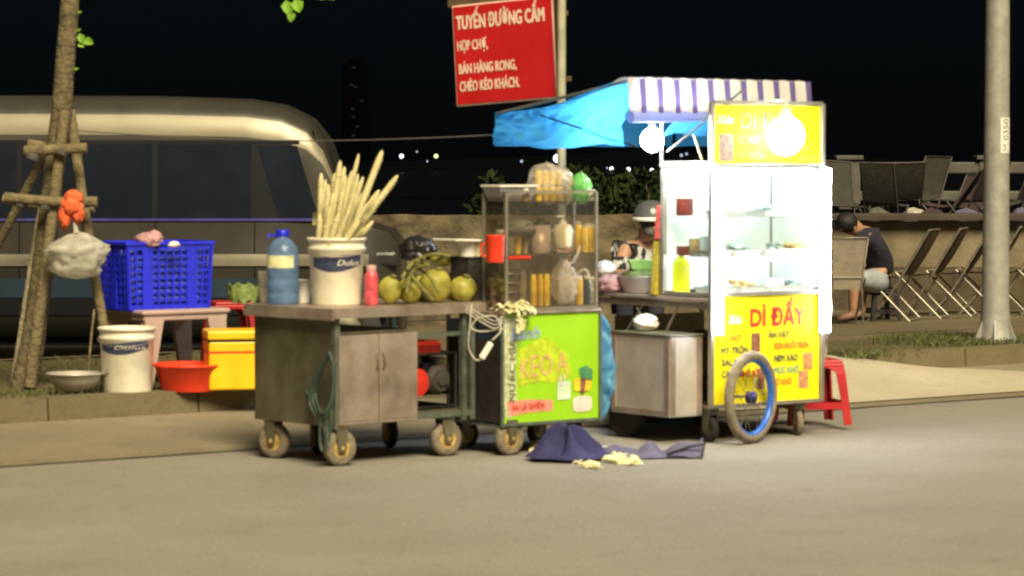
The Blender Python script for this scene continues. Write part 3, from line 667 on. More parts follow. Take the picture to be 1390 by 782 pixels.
# sugarcane
random.seed(5)
tips = [(440, 262, .03), (452, 246, .05), (468, 226, .05), (474, 258, .0), (458, 272, .0), (492, 262, .04), (444, 300, -.07), (470, 300, -.08), (496, 308, -.03), (462, 258, -.02), (436, 235, .0), (446, 250, -.05), (455, 235, .03), (462, 218, -.03), (487, 209, 0, 1), (470, 238, -.06), (478, 232, -.02), (486, 236, .03), (493, 240, -.04), (519, 204, .0, 1), (540, 238, -.02, 1), (500, 255, .05), (510, 262, -.05), (447, 280, -.08), (460, 290, -.09), (474, 285, -.09), (488, 300, -.08), (440, 268, .05), (452, 262, -.07), (482, 262, -.07), (497, 290, -.04), (466, 262, .06), (434, 290, -.05), (507, 300, .0), (442, 244, .05), (500, 275, -.08), (515, 258, .04)]
for i, q in enumerate(tips):
    x, y, d = q[:3]; bx_ = 455+(x-470)*.45+random.uniform(-8, 8); xr = max(435, min(480, 457+(x-478)*.5)); bx_ = xr-(x-xr)*34/max(62, 322-y); d *= 1.2; a = P(bx_, 356, 15.72+d); e = P(x, y, 15.72+d*1.6)
    dd = (e-a).normalized(); r = random.uniform(.011, .019); b = MB(); mid = a.lerp(e, .5)+Vector((random.uniform(-.01, .01), 0, 0))
    b.tube([a, mid, e-dd*.05, e-dd*.012, e], [r, r, r*.95, r*.55, r*.2], 7)
    for k in (.3, .6, .85):
        c = a.lerp(e, k); b.tube([c-dd*.003, c, c+dd*.003], [r*1.0, r*1.05, r*1.0], 7)
    o = b.build('sugarcane', m_cane, None, False, a)
    lab = {14: 'peeled sugarcane with a sharp tip rising upright above the bunch', 19: 'tallest peeled sugarcane, standing up to the right of the bunch', 20: 'peeled sugarcane leaning furthest right out of the bucket'}.get(i, 'peeled sugarcane packed in the bunch inside the white bucket')
    tag(o, lab, 'sugarcane', 'sugarcane sticks in the bucket')
b = MB(); q0 = P(437, 296, 15.85); b.grid(lambda i, j: q0+Vector((-.05+.1*i, .02*math.sin(i*5+j*3), -.04+.07*j+.03*i*(1-j))), 6, 5); tag(b.build('sugarcane_peel', m_cane, None, False, q0), 'broad strip of peel sticking out left of the sugarcane bunch', 'peel')
# pink bottle
p = on(504, 15.62); t = thing('drink_bottle', 'pinkish red drink bottle beside the sugarcane bucket', 'bottle', p)
b = MB(); b.lathe([(.034, 0), (.038, .01), (.038, .06), (.036, .065), (.038, .07), (.038, .15), (.03, .17), (.022, .185), (0, .186)], p, 18); b.build('body', M('pink_drink', (.55, .08, .10), .3, 0, .5, 30), t, True)
b = MB(); b.lathe([(.026, .178), (.028, .205), (.02, .212), (0, .212)], p, 14); b.build('cap', m_bagp, t, True)
# cabbage
def blobthing(name, label, cat, c, r, m, nz=.12, ns=4, grp=None, seed=1, stem=False):
    t = None
    if stem:
        t = thing(name, label, cat, Vector(c)-Vector((0, 0, r[2])), 0, grp); b = MB(); b.ball(c, r, 3, nz, ns, seed=seed); b.build('husk', m, t, True); return t
    b = MB(); b.ball(c, r, 3, nz, ns, seed=seed); return tag(b.build(name, m, None, False, Vector(c)-Vector((0, 0, r[2]))), label, cat, grp)
p = on(331, 15.92); t = thing('cabbage', 'green cabbage at the far left corner of the coconut cart', 'cabbage', p)
b = MB(); b.ball(p+Vector((0, 0, .045)), (.085, .075, .05), 3, .2, 4, seed=4); b.build('head', m_leafv, t, True)
b = MB()
for k in range(7):
    a = k*.9; rr = .085; c = p+Vector((0, 0, .045))
    b.grid(lambda i, j: c+Vector((math.cos(a+i*.9-.45)*(rr+.012*math.sin(j*3+k)), math.sin(a+i*.9-.45)*rr, -.04+.09*j+.012*math.sin(i*7+k))), 5, 5)
b.build('outer_leaf', m_leafv, t, True)
# coconuts
cc = [(529, 15.74, .062, .075, 'green coconut nearest the pink bottle, at the left end of the row'), (556, 15.80, .066, .072, 'green coconut half hidden under the hanging stems'), (591, 15.93, .089, .092, 'largest green coconut, in the middle of the row'), (628, 16.02, .076, .070, 'green coconut at the right end of the row, by the black box'), (572, 16.1, .07, .07, 'green coconut behind the stems in the back row'), (610, 16.22, .068, .07, 'green coconut at the back between the largest one and the black box')]
for i, (px, Y, r, rz_, lab) in enumerate(cc):
    c = on(px, Y, ZT+rz_*.98); t = blobthing('coconut', lab, 'coconut', c, (r, r*.95, rz_), m_coco, .08, 1.6, 'coconuts on the cart', i+3, True)
    b = MB(); b.lathe([(.016, 0), (.022, .006), (.012, .014), (0, .014)], c+Vector((.02, -.02, rz_*.93)), 8, Matrix.Rotation(.2, 4, 'Y')); b.build('stalk_end', m_stem, t, True)
b = MB()
for q in [[(552, 366), (568, 352), (590, 345), (610, 348)], [(556, 372), (572, 390), (588, 408)], [(560, 362), (580, 372), (596, 396)], [(545, 378), (560, 356), (576, 350)], [(563, 354), (586, 358), (606, 344)], [(548, 390), (560, 366), (582, 360)], [(552, 398), (556, 376), (566, 360)]]:
    b.tube(curve([P(x, y, 15.68+.03*math.sin(x)) for x, y in q], 6), [.011]*19 if len(q) == 4 else [.010]*(6*(len(q)-1)+1), 6)
tag(b.build('coconut_stems', m_stem, None, False, P(560, 380, 15.7)), 'tangle of green brown coconut stems lying over the coconuts', 'stems')  # coconut stems draped over the nuts
for i, (px, py, r, lab) in enumerate([(603, 352, .04, 'small brown coconut on the black box side, behind the largest green one'), (592, 350, .035, 'small brown coconut left of the stack of white tubs')]):
    blobthing('coconut', lab, 'coconut', P(px, py, 16.15), (r, r, r), m_coco, .1, 2, 'coconuts on the cart', 20+i)
b = MB(); c0 = P(566, 338, 16.2); b.grid(bagf(c0, .10, .07, .07, 4, .3), 34, 20); tag(b.build('plastic_bag', m_bagk, None, False, c0), 'shiny black plastic bag behind the coconuts', 'bag')
# black box + tubs
p = on(644, 16.15); b = MB(); b.box(p+Vector((0, 0, .115)), (.215, .16, .23), T1, .006); t = thing('black_box', 'black box at the right end of the coconut cart with white tubs on top', 'box', p)
b.build('case', m_dark, t, True); b = MB(); b.box(p+Vector((0, 0, .236)), (.225, .17, .012), T1, .003); b.build('lid', m_black, t, True)
for (px, py, r, h, m, lab) in [(634, 338, .06, .105, m_whitec, 'wide white plastic tub on the black box'), (650, 339, .028, .1, m_label, 'cream coloured cup beside the white tub on the black box')]:
    cup(px, 16.1, r, h, 'tub', lab, 'tub', m, P(px, 353, 16.1).z)
b = MB(); c0 = P(626, 326, 16.1); b.box(c0, (.25, .2, .012), T1, .004, Matrix.Rotation(.03, 4, 'Y')); tag(b.build('tub_lid', m_whitec, None, False, c0), 'flat white plastic lid lying on top of the white tub', 'tray')  # lid of the white tub
p = P(672, 356, 15.85); t = thing('red_cup', 'bright red plastic cup hanging at the left side of the drink rack', 'cup', p)
b = MB(); b.lathe([(.045, .0), (.048, .01), (.054, .14), (.057, .145), (.05, .145), (.045, .01), (0, .01)], p, 20, cap=(True, False)); b.build('body', m_redb, t, True)
b = MB(); b.tube(curve([p+Vector((-.05, 0, .1)), p+Vector((-.075, 0, .09)), p+Vector((-.07, 0, .04)), p+Vector((-.048, 0, .03))]), .006, 6); b.build('handle', m_redb, t, True)
# ------------------------------------------------------------------ things on the verge, left
ZV = .222
def verge_pt(px, Y, z=ZV): p = P(px, 400, Y); return Vector((p.x, Y, z))
# table + crate
ct = verge_pt(226, 18.15); Tt = R(37)
tb_ = thing('plastic_table', 'low pinkish grey plastic table under the blue crate', 'table', ct, Tt)
zt_ = P(226, 424, 18.0).z-ct.z+.02
b = MB(); b.box((0, 0, zt_-.015), (.62, .5, .03), bev=.012); b.box((0, 0, zt_-.045), (.59, .47, .04), bev=.008); b.build('tabletop', m_table, tb_)
for sx in (-1, 1):
    for sy in (-1, 1):
        b = MB(); b.add([(sx*.30, sy*.24, 0), (sx*.235, sy*.24, 0), (sx*.235, sy*.20, 0), (sx*.30, sy*.20, 0), (sx*.285, sy*.235, zt_-.06), (sx*.15, sy*.235, zt_-.03), (sx*.15, sy*.20, zt_-.03), (sx*.285, sy*.18, zt_-.03)],
                        [[0, 1, 2, 3], [0, 1, 5, 4], [1, 2, 6, 5], [2, 3, 7, 6], [3, 0, 4, 7]]); b.build('leg', m_table, tb_)
cz = ct.z+zt_
cr = thing('crate', 'blue perforated plastic crate standing on the low pinkish table', 'crate', (ct.x-.07, ct.y, cz+.002), R(35))
def crate_side(b, L, H, x, y, axis, taper):
    # lattice wall, nx cells
    def pt(s, z, o): 
        k = 1+taper*z/H
        return (x*k+(s if axis == 0 else o), y*k+(s if axis == 1 else o), z)
    th = .006
    n = int(L/.046)
    for i in range(n+1):
        s = -L/2+L*i/n; w = .006 if 0 < i < n else .012
        for z0, z1 in ((0, H),):
            q = [pt((s-w)*1.0, z0, -th), pt(s+w, z0, -th), pt((s+w)*(1+taper), z1, -th), pt((s-w)*(1+taper), z1, -th), pt(s-w, z0, th), pt(s+w, z0, th), pt((s+w)*(1+taper), z1, th), pt((s-w)*(1+taper), z1, th)]
            b.add(q, [[0, 1, 2, 3], [4, 5, 6, 7], [0, 1, 5, 4], [1, 2, 6, 5], [2, 3, 7, 6], [3, 0, 4, 7]])
    for z in [.01, .055, .1, .145, .19, .235, .28, .325, H-.02]:
        k = 1+taper*z/H; w = .007 if z not in (.01, H-.02) else .018; c = pt(0, z, 0)
        d = (L*k, .010, w*2) if axis == 0 else (.010, L*k, w*2); b.box(c, d)
    for s in ([-L*.28, L*.28] if L > .5 else [0]):
        c = pt(s, H*.5, 0); b.box(c, (.07, .014, H) if axis == 0 else (.014, .07, H))
b = MB(); LX, LY, H = .54, .36, .40
crate_side(b, LX, H, 0, -LY/2, 0, .07); crate_side(b, LX, H, 0, LY/2, 0, .07); crate_side(b, LY, H, -LX/2, 0, 1, .07); crate_side(b, LY, H, LX/2, 0, 1, .07)
b.box((0, 0, .008), (LX, LY, .012)); b.build('lattice_wall', m_crate, cr)
b = MB(); k = 1.07
for s in (-1, 1): b.box((0, s*LY*k/2, H), (LX*k+.04, .034, .022), bev=.006); b.box((s*LX*k/2, 0, H), (.034, LY*k+.0, .0215), bev=.006)
b.build('rim', m_crate, cr)
b = MB(); b.box((0, 0, .19), (LX*.93, LY*.93, .33), bev=.04); tag(b.build('packed_bags', M_film('packed_bags', (.14, .18, .7), .2, 0, .4, .3, 12), None, False, (0, 0, 0)), 'bluish plastic bags packed inside the blue crate', 'bags')
C.objects['packed_bags'].matrix_world = WM[cr.name]
b = MB(); c0 = P(202, 326, 17.95); b.grid(bagf(c0, .085, .07, .045, 6, .1), 26, 14); b.grid(bagf(c0+Vector((.035, 0, .03)), .04, .04, .03, 9, .1), 16, 10); tag(b.build('meat_bag', m_bagp, None, False, c0), 'crumpled pink bag lying on top of the blue crate', 'bag')
b = MB(); c0 = P(236, 332, 17.9); b.grid(bagf(c0, .035, .03, .02, 3, .1), 14, 10); tag(b.build('paper_scrap', m_whitec, None, False, c0), 'small white scrap beside the pink bag on the crate', 'scrap')
# wok + dipper
p = verge_pt(101, 17.35, .225); t = thing('steel_wok', 'shiny steel wok lying on the verge next to the tree', 'wok', p)
b = MB(); pr = [(.0, .0), (.06, .004), (.11, .03), (.148, .075), (.165, .118), (.172, .12), (.172, .114), (.158, .112), (.14, .08), (.1, .038), (.0, .012)]; b.lathe(pr, p, 32, cap=(False, False)); b.build('bowl', m_steel_br, t, True)
b = MB(); b.tube(curve([p+Vector((.165, -.02, .112)), p+Vector((.21, 0, .125)), p+Vector((.165, .03, .112))]), .006, 6); b.build('handle', m_steel_dk, t, True)
b = MB(); b.tube([P(6, 540, 17.2), P(40, 541, 17.18), P(76, 541, 17.15)], .013, 7); tag(b.build('wooden_stick', m_pole, None, False, P(6, 540, 17.2)), 'short wooden stick on the verge in front of the wok', 'stick')
b = MB(); b.tube([P(118, 528, 17.6), P(124, 455, 17.7), P(128, 420, 17.75)], .007, 6); tag(b.build('thin_rod', m_pole, None, False, P(118, 528, 17.6)), 'thin rod leaning between the wok and the low table', 'rod')
# red basin
p = verge_pt(257, 17.55, .225); t = thing('red_basin', 'bright red plastic basin between the white bucket and the yellow cooler', 'basin', p)
b = MB(); b.lathe([(.165, 0), (.17, .008), (.205, .14), (.222, .148), (.225, .156), (.222, .162), (.203, .158), (.165, .02), (0, .015)], p, 36, cap=(True, False)); b.build('tub', m_redb, t, True)
# yellow cooler
p = verge_pt(325, 17.6, .225); t = thing('yellow_cooler', 'yellow box cooler standing behind the left end of the coconut cart', 'cooler', p, R(12))
b = MB(); b.box((0, 0, .155), (.40, .30, .29), bev=.012); b.build('body', m_yel, t); b = MB(); b.box((0, 0, .335), (.415, .315, .055), bev=.012); b.build('lid', m_yel, t)
b = MB(); b.box((0, 0, .304), (.402, .302, .012)); b.build('seal', m_vank, t)
b = MB(); b.box((0, 0, .235), (.4035, .3035, .012)); b.build('stripe', m_red, t)
# red stool behind left
def stool(name, label, p, rz, s, h, m, grp=None):
    t = thing(name, label, 'stool', p, rz, grp)
    b = MB(); b.box((0, 0, h-.012), (s*.78, s*.78, .024), bev=.011); b.box((0, 0, h-.035), (s*.8, s*.8, .03), bev=.008); b.build('seat', m, t)
    for sx in (-1, 1):
        for sy in (-1, 1):
            b = MB(); q = []
            for z, e, w in [(0, .5, .075), (h*.35, .465, .075), (h*.8, .42, .09), (h-.03, .395, .2)]:
                e *= s; w *= s*1.6; q += [(sx*e, sy*e, z), (sx*(e-w), sy*e, z), (sx*(e-w), sy*(e-.012), z), (sx*(e-.012), sy*(e-.012), z), (sx*(e-.012), sy*(e-w), z), (sx*e, sy*(e-w), z)]
            b.add(q, [[i*6+k, i*6+(k+1) % 6, (i+1)*6+(k+1) % 6, (i+1)*6+k] for i in range(3) for k in range(6)]+[[0, 1, 2, 3, 4, 5], [18, 19, 20, 21, 22, 23]]); b.build('leg', m, t)
    b = MB(); e = .455*s; z = h*.3
    for k in (-1, 1): b.box((0, k*e, z), (s*.8, .012, .04)); b.box((k*e, 0, z), (.0115, s*.8, .04))
    b.build('stretcher', m, t); return t
stool('plastic_stool', 'dark red plastic stool behind the yellow cooler and the crate', verge_pt(312, 18.9, .225), R(20), .33, .47, m_dred, 'red plastic stools')
stool('plastic_stool', 'red plastic stool at the right end of the yellow food cart', Vector((P(1101, 400, 17.55).x, 17.55, .03)), R(12), .39, .385, m_dred, 'red plastic stools')
p = Vector((P(1119, 400, 17.5).x, 17.5, .417)); cup(1119, 17.5, .026, .14, 'plastic_cup', 'clear plastic cup standing on the red stool at the right', 'cup', m_bagc, .417)
# ------------------------------------------------------------------ drink cart
o2 = Vector((-.0515, 15.85, 0)); dc = thing('drink_cart', 'small lime green drink cart with hand lettered front panel, between the two larger carts', 'cart', o2, TH)
W2, D2 = .663, .5; z0, z1 = .17, .764
b = MB(); b.box((W2/2, .006, (z0+z1)/2), (W2, .012, z1-z0), bev=.003); b.build('front_panel', m_green, dc)
b = MB(); b.box((.006, D2/2+.01, .4), (.01, D2-.02, z1-z0-.15+.0)); b.box((W2-.008, D2/2+.01, .4), (.01, D2-.02, .45)); b.build('side_panel', m_dark, dc)
b = MB(); b.box((W2/2, D2/2, z1+.008), (W2+.02, D2+.03, .014), bev=.004); b.build('worktop', m_steel, dc)
b = MB()
for (x, y) in [(-.004, -.004), (W2+.004, -.004), (0, D2), (W2, D2)]: b.box((x, y, .46), (.016, .016, .6))
b.box((W2/2, -.003, z0), (W2, .02, .016)); b.box((W2/2, D2/2, z0-.01), (W2, D2, .012)); b.box((W2/2, D2, .45), (W2-.01, .01, .55)); b.build('frame', m_frame, dc)
y_ = -.0035
def splat(parent, m, pts, y, name, off=0):
    b = MB(); n = len(pts); cx = sum(p[0] for p in pts)/n; cz_ = sum(p[1] for p in pts)/n
    b.add([(x, y, z) for x, z in pts]+[(cx, y, cz_)], [[i, (i+1) % n, n] for i in range(n)]); return b.build(name, m, parent)
def L2(px, py):      # picture position on the green panel -> local x,z
    x = (px-682)/131*W2; x = (px-695)/F; 
    # solve P on the front plane
    d = ray(px, py); O = o2; U = Vector((.8, .6, 0)); N = Vector((-.6, .8, 0)); t_ = N.dot(O-Vector((0, 0, CH)))/N.dot(d); q = Vector((0, 0, CH))+d*t_; return (q-O).dot(U), q.z
m_pfade = M('worn_pale_vinyl', (.42, .52, .18), .5, 0, .5, 26, thr=(.45, .55))
m_pfade2 = M('worn_grey_vinyl', (.48, .5, .33), .5, 0, .45, 30)
splat(dc, m_pfade2, [L2(*q) for q in [(684, 432), (703, 430), (702, 460), (700, 500), (702, 560), (692, 568), (685, 566)]], -.0012, 'worn_strip')
splat(dc, M('yellow_glow_print', (.44, .56, .02), .5, 0, .3, 20), [L2(*q) for q in [(703, 476), (728, 462), (745, 458), (756, 470), (772, 482), (776, 512), (750, 520), (728, 517), (704, 525)]], -.0018, 'yellow_patch')
x, z = L2(692, 462); text('Bánh', .20, .062, x, z, -.0035, M('faded_blue_ink', (.28, .34, .55), .5, 0, .2, 20), dc, bold=.05, shear=.3, slope=.04)
x, z = L2(706, 515); text('KẸO A', .32, .115, x, z, -.0045, M('pinkish_letter_ink', (.58, .40, .14), .5, 0, .2, 20), dc, bold=.02, slope=.1)
x, z = L2(699, 545); text('NƯỚC MÍA', .34, .042, x, z, -.0035, M('olive_letter_ink', (.13, .17, .05), .5, 0, .5, 30), dc, vert=True, bold=.02)
splat(dc, M('pink_label', (.75, .26, .2), .5, 0, .25, 24), [L2(*q) for q in [(687, 545), (720, 542), (750, 543), (750, 557), (718, 560), (692, 565)]], -.0025, 'pink_label')
x, z = L2(694, 558); text('ĂN LÀ GHIỀN', .22, .032, x, z, -.0045, m_txr, dc, bold=.02, slope=.03)
b = MB(); 
x, z = L2(765, 530); b.add([(x-.045+.09*i, -.0045, z-.05+.10*j) for j in (0, 1) for i in (0, 1)], [[0, 1, 3, 2]]); b.build('sticker', M('pale_blue_sticker', (.55, .68, .5), .4, 0, .2, 12), dc)
x, z = L2(759, 523); text('U', .035, .06, x, z, -.006, m_txw, dc, bold=.04)
b = MB(); x, z = L2(790, 548); b.add([(x+.066*math.cos(a)*(1/(abs(math.cos(a))**4+abs(math.sin(a))**4)**.25), -.0045, z+.044*math.sin(a)*(1/(abs(math.cos(a))**4+abs(math.sin(a))**4)**.25)) for a in [2*math.pi*k/28 for k in range(28)]], [list(range(28))]); b.build('sticker', M('pale_pink_sticker', (.72, .62, .55), .4, 0, .15, 20), dc)
# printed drink picture: green lid, brown cup, yellow fruit
for pts, m in [([(785, 500), (795, 496), (804, 502), (803, 515), (788, 514)], M('print_green', (.06, .22, .1), .5, 0, .4, 30)), ([(788, 513), (799, 514), (796, 528), (790, 536), (785, 530)], m_brown), ([(778, 515), (786, 512), (787, 530), (779, 531)], m_yeld), ([(795, 516), (803, 518), (800, 530), (792, 531)], m_yeld)]:
    splat(dc, m, [L2(*q) for q in pts], -.0055-.0006*(m is m_yeld), 'printed_picture')
caster(dc, .07, .03, .094, .05, R(4), .165); caster(dc, W2-.08, .12, .085, .045, R(80), .165, m_tyre_dk, m_steel_dk); caster(dc, .07, D2-.06, .085, .045, R(0), .165, m_tyre_dk); caster(dc, W2-.08, D2-.04, .085, .045, R(20), .165, m_tyre_dk)
# rack
rk = thing('drink_rack', 'glazed steel rack of drinks standing on the lime green cart', 'rack', WM[dc.name] @ Vector((0, 0, z1+.016)), TH)
RZ = z1+.016; rx0, rx1, ry0, ry1 = .035, .655, .015, .215; rt = 1.425-RZ
b = MB()
for x in (rx0, rx1):
    for y in (ry0, ry1): b.box((x, y, rt/2), (.016, .016, rt))
for z in (.01, rt): 
    b.box(((rx0+rx1)/2, ry0, z), (rx1-rx0-.016, .014, .014)); b.box(((rx0+rx1)/2, ry1, z), (rx1-rx0-.016, .014, .014)); b.box((rx0, (ry0+ry1)/2, z), (.014, ry1-ry0-.016, .014)); b.box((rx1, (ry0+ry1)/2, z), (.014, ry1-ry0-.016, .014))
b.build('frame', m_alu, rk)
for i, z in enumerate((.305, rt-.055)):
    b = MB(); b.box(((rx0+rx1)/2, (ry0+ry1)/2, z), (rx1-rx0-.018, ry1-ry0-.018, .008)); b.build('shelf', m_steel_dk if i == 0 else m_acry, rk)
b = MB(); b.box(((rx0+rx1)/2+.055, (ry0+ry1)/2, .16), (.006, ry1-ry0-.02, .28)); b.box(((rx0+rx1)/2-.07, (ry0+ry1)/2, .16), (.006, ry1-ry0-.02, .28)); b.build('divider', m_acry, rk)
b = MB(); b.box(((rx0+rx1)/2, ry1+.004, rt/2), (rx1-rx0-.02, .003, rt-.02)); b.box((rx0-.003, (ry0+ry1)/2, rt/2), (.003, ry1-ry0-.02, rt-.02)); b.build('glass_pane', m_acry, rk)
b = MB(); b.box(((rx0+rx1)/2, ry0-.004, rt/2), (rx1-rx0-.02, .003, rt-.02)); b.build('glass_pane', M_glass('dusty_glass', (.93, .9, .84), .14, .25), rk)
def RK(px, d=.1):    # local point in rack at picture column px
    dd = ray(px, 400); N = Vector((-.6, .8, 0)); O = o2+N*d; t_ = N.dot(O)/N.dot(dd); return o2.x+0, (dd*t_)
def rkp(px, z, d=.1):
    dd = ray(px, 400); N = Vector((-.6, .8, 0)); O = o2+N*d; t_ = N.dot(O)/N.dot(dd); q = dd*t_; return Vector((q.x, q.y, z))
zs0, zs1, zs2 = RZ+.02, RZ+.310, 1.425-.05
# can packs
def can(c, r, h, m, label, grp, name='drink_can', capm=m_whitec, cat='can'):
    t = thing(name, label, cat, c, 0, grp); b = MB(); b.lathe([(r*.85, 0), (r, .008), (r, h*.82), (r*.75, h*.9)], c, 14); b.build('body', m, t, True)
    b = MB(); b.lathe([(r*.76, h*.88), (r*.78, h), (0, h)], c, 12, cap=(False, False)); b.build('cap', capm, t, True); return t
for k in range(8):
    px = 731+(k % 4)*9.5; zz = zs2+(.0 if k < 4 else .088); d = .11 if k < 4 else .12
    can(rkp(px, zz, d), .019, .086, m_yeld, ('orange drink bottle in the lower row of the clear pack on top of the rack' if k < 4 else 'orange drink bottle in the upper row of the clear pack on top of the rack'), 'orange bottles on top of the rack', 'drink_bottle', m_bagc, 'bottle')
b = MB(); c0 = rkp(741, zs2+.09, .12); b.grid(bagf(c0, .11, .075, .11, 3, .1), 34, 22); tag(b.build('clear_bag', m_bagc, None, False, c0-Vector((0, 0, .1))), 'clear plastic wrap around the orange bottles on top of the rack', 'bag')
b = MB(); c0 = rkp(768, zs2+.075, .12); b.grid(bagf(c0, .04, .05, .10, 8, .1), 24, 16); tag(b.build('clear_bag', M_film('beige_bag', (.5, .45, .3), .3, .3), None, False, c0-Vector((0, 0, .1))), 'beige plastic bag between the orange bottles and the green bag', 'bag')
b = MB(); c0 = rkp(789, zs2+.065, .11); b.grid(bagf(c0, .058, .06, .085, 5, .25), 26, 18); tag(b.build('green_bag', m_bagg, None, False, c0-Vector((0, 0, .08))), 'bright green plastic bag on the top right of the rack', 'bag')
p = rkp(692, zs2, .12); t = thing('white_basket', 'pale rectangular basket on the top left of the rack', 'basket', p, TH)
b = MB(); b.add([(-.10, -.06, .0), (.10, -.06, .0), (.10, .06, 0), (-.10, .06, 0), (-.125, -.08, .08), (.125, -.08, .08), (.125, .08, .08), (-.125, .08, .08)], [[0, 1, 2, 3], [0, 1, 5, 4], [1, 2, 6, 5], [2, 3, 7, 6], [3, 0, 4, 7]]); b.build('tub', M_film('pale_tub', (.55, .55, .6), .3, .25), t)
b = MB(); b.box((0, 0, .083), (.27, .18, .012), bev=.004); b.build('lid', m_whitec, t)
# middle shelf
p = rkp(733, zs1, .09); t = thing('pitcher', 'pale grey jug with a handle on the middle shelf of the rack', 'jug', p)
b = MB(); b.lathe([(.052, 0), (.056, .01), (.058, .155), (.05, .15), (.048, .012), (0, .012)], p, 22, cap=(True, False)); b.build('body', M('grey_jug', (.5, .42, .38), .4, .2, .15, 10), t, True)
b = MB(); b.tube(curve([p+Vector((-.055, -.01, .135)), p+Vector((-.085, -.01, .13)), p+Vector((-.08, -.01, .07)), p+Vector((-.056, -.01, .06))]), .006, 6); b.build('handle', m_table, t, True)
b = MB(); b.lathe([(.06, .156), (.062, .166), (.02, .17), (.018, .185), (0, .186)], p, 20); b.build('lid', m_black, t, True)
p = rkp(764, zs1+.03, .06); t = thing('pump_bottle', 'white pump dispenser bottle in the middle of the rack', 'bottle', p)
b = MB(); b.box(p-Vector((0, 0, .0165)), (.07, .07, .025)); b.build('base', m_table, t, True)
b = MB(); b.lathe([(.045, -.004), (.052, .01), (.054, .1), (.045, .12), (.02, .13)], p, 22); b.build('body', m_white, t, True)
b = MB(); b.lathe([(.02, .128), (.02, .145), (.006, .147), (.006, .17)], p, 12); b.tube([p+Vector((.01, 0, .17)), p+Vector((-.035, -.01, .168))], .007, 6); b.build('pump', m_whitec, t, True)
for k, (px, h, d) in enumerate([(785, .17, .1), (793, .15, .06), (803, .155, .07), (797, .16, .13)]):
    can(rkp(px, zs1, d), .02, h, m_yeld, ['tall orange bottle at the left of the four on the right of the middle shelf', 'short orange bottle in front, second of the four on the right of the middle shelf', 'orange bottle against the right post of the rack, middle shelf', 'orange bottle at the back of the group on the right of the middle shelf'][k], 'orange bottles on the middle shelf', 'drink_bottle', m_bagc, 'bottle')
for k, px in enumerate((694, 703, 713)):
    cup(px, rkp(px, 0, .08).y, .022, .09, 'glass_jar', ['empty glass jar left of the jug', 'glass jar with yellow fruit left of the jug', 'glass jar touching the jug on the middle shelf'][k], 'jar', [m_bagc, m_yeld, m_cup][k], zs1, 'jars on the middle shelf')
b = MB(); c0 = rkp(705, zs1+.14, .11); b.grid(bagf(c0, .09, .05, .045, 12, .1), 24, 12); tag(b.build('clear_bag', M_film('grey_bag', (.32, .33, .26), .3, .2), None, False, c0), 'greyish plastic bag above the jars on the left of the rack', 'bag')
b = MB(); b.tube([rkp(690, zs1-.02, .0), rkp(706, zs1-.018, .0), rkp(720, zs1-.02, .0)], .010, 8); tag(b.build('red_roll', m_red, None, False, rkp(690, zs1-.03, .0)), 'red plastic roll along the left front edge of the middle shelf', 'roll')
for k, (px, r, h, m, lab) in enumerate([(679, .03, .13, m_cup, 'brown tinted jar at the left end of the middle shelf, behind the red cup'), (751, .018, .13, m_bagc, 'clear bottle between the jug and the pump bottle'), (776, .02, .12, m_table, 'pinkish bottle between the pump bottle and the orange bottles'), (722, .03, .11, m_slingo, 'dark jar behind the jug on the middle shelf')]):
    can(rkp(px, zs1, .15), r, h, m, lab, 'jars at the back of the middle shelf', 'jar', m_whitec, 'jar')
for k, (px, r, h, m, lab) in enumerate([(672, .028, .16, m_table, 'pinkish jar at the left end of the lower shelf'), (709, .024, .2, m_cup, 'tall brown tinted jar beside the steel dishes'), (748, .022, .17, m_cup, 'brown tinted bottle right of the yellow ones on the lower shelf'), (806, .02, .15, m_bagc, 'clear bottle against the right post on the lower shelf'), (768, .03, .19, m_table, 'pinkish jar behind the clear bag on the lower shelf')]):
    can(rkp(px, zs0, .15), r, h, m, lab, 'jars at the back of the lower shelf', 'jar', m_whitec, 'jar')
for k, (px, r, h, m, lab) in enumerate([(712, .03, .07, m_cup, 'short jar on the top shelf under the white basket'), (803, .025, .06, m_whitec, 'white tub on the top shelf at the right post')]):
    can(rkp(px, zs2, .06), r, h, m, lab, 'jars on the top shelf', 'jar', m_whitec, 'jar')
# lower shelf
for k in range(6):
    px = 724+(k % 3)*9; d = .07+.045*(k//3); can(rkp(px, zs0, d), .018, .175, m_yeld, 'tall yellow drink bottle in the '+('front' if k < 3 else 'back')+' row at the centre of the lower shelf', 'yellow bottles on the lower shelf', 'drink_bottle', m_yeld, 'bottle')
for k, (px, m, lab) in enumerate([(758, m_table, 'pinkish bottle left of the clear bag on the lower shelf'), (775, m_cup, 'brown tinted bottle on the lower shelf'), (786, m_yeld, 'yellow bottle between the brown and the navy bottle'), (797, m_navy, 'navy blue bottle at the right end of the lower shelf')]):
    can(rkp(px, zs0, .08), .021, .16, m, lab, 'bottles at the right of the lower shelf', 'sauce_bottle', m_whitec, 'bottle')
b = MB(); c0 = rkp(765, zs0+.13, .02); b.grid(bagf(c0, .075, .03, .12, 15, .4), 24, 18); b.tube(curve([c0+Vector((.02, 0, .08)), c0+Vector((.07, 0, .14)), c0+Vector((.09, 0, .2))]), .008, 6); b.tube(curve([c0+Vector((.03, 0, .0)), c0+Vector((.12, 0, .07)), c0+Vector((.16, 0, -.05))]), .006, 6)
tag(b.build('clear_bag', m_bagc, None, False, c0), 'clear carrier bag hanging in front of the lower right shelf of the rack', 'bag')
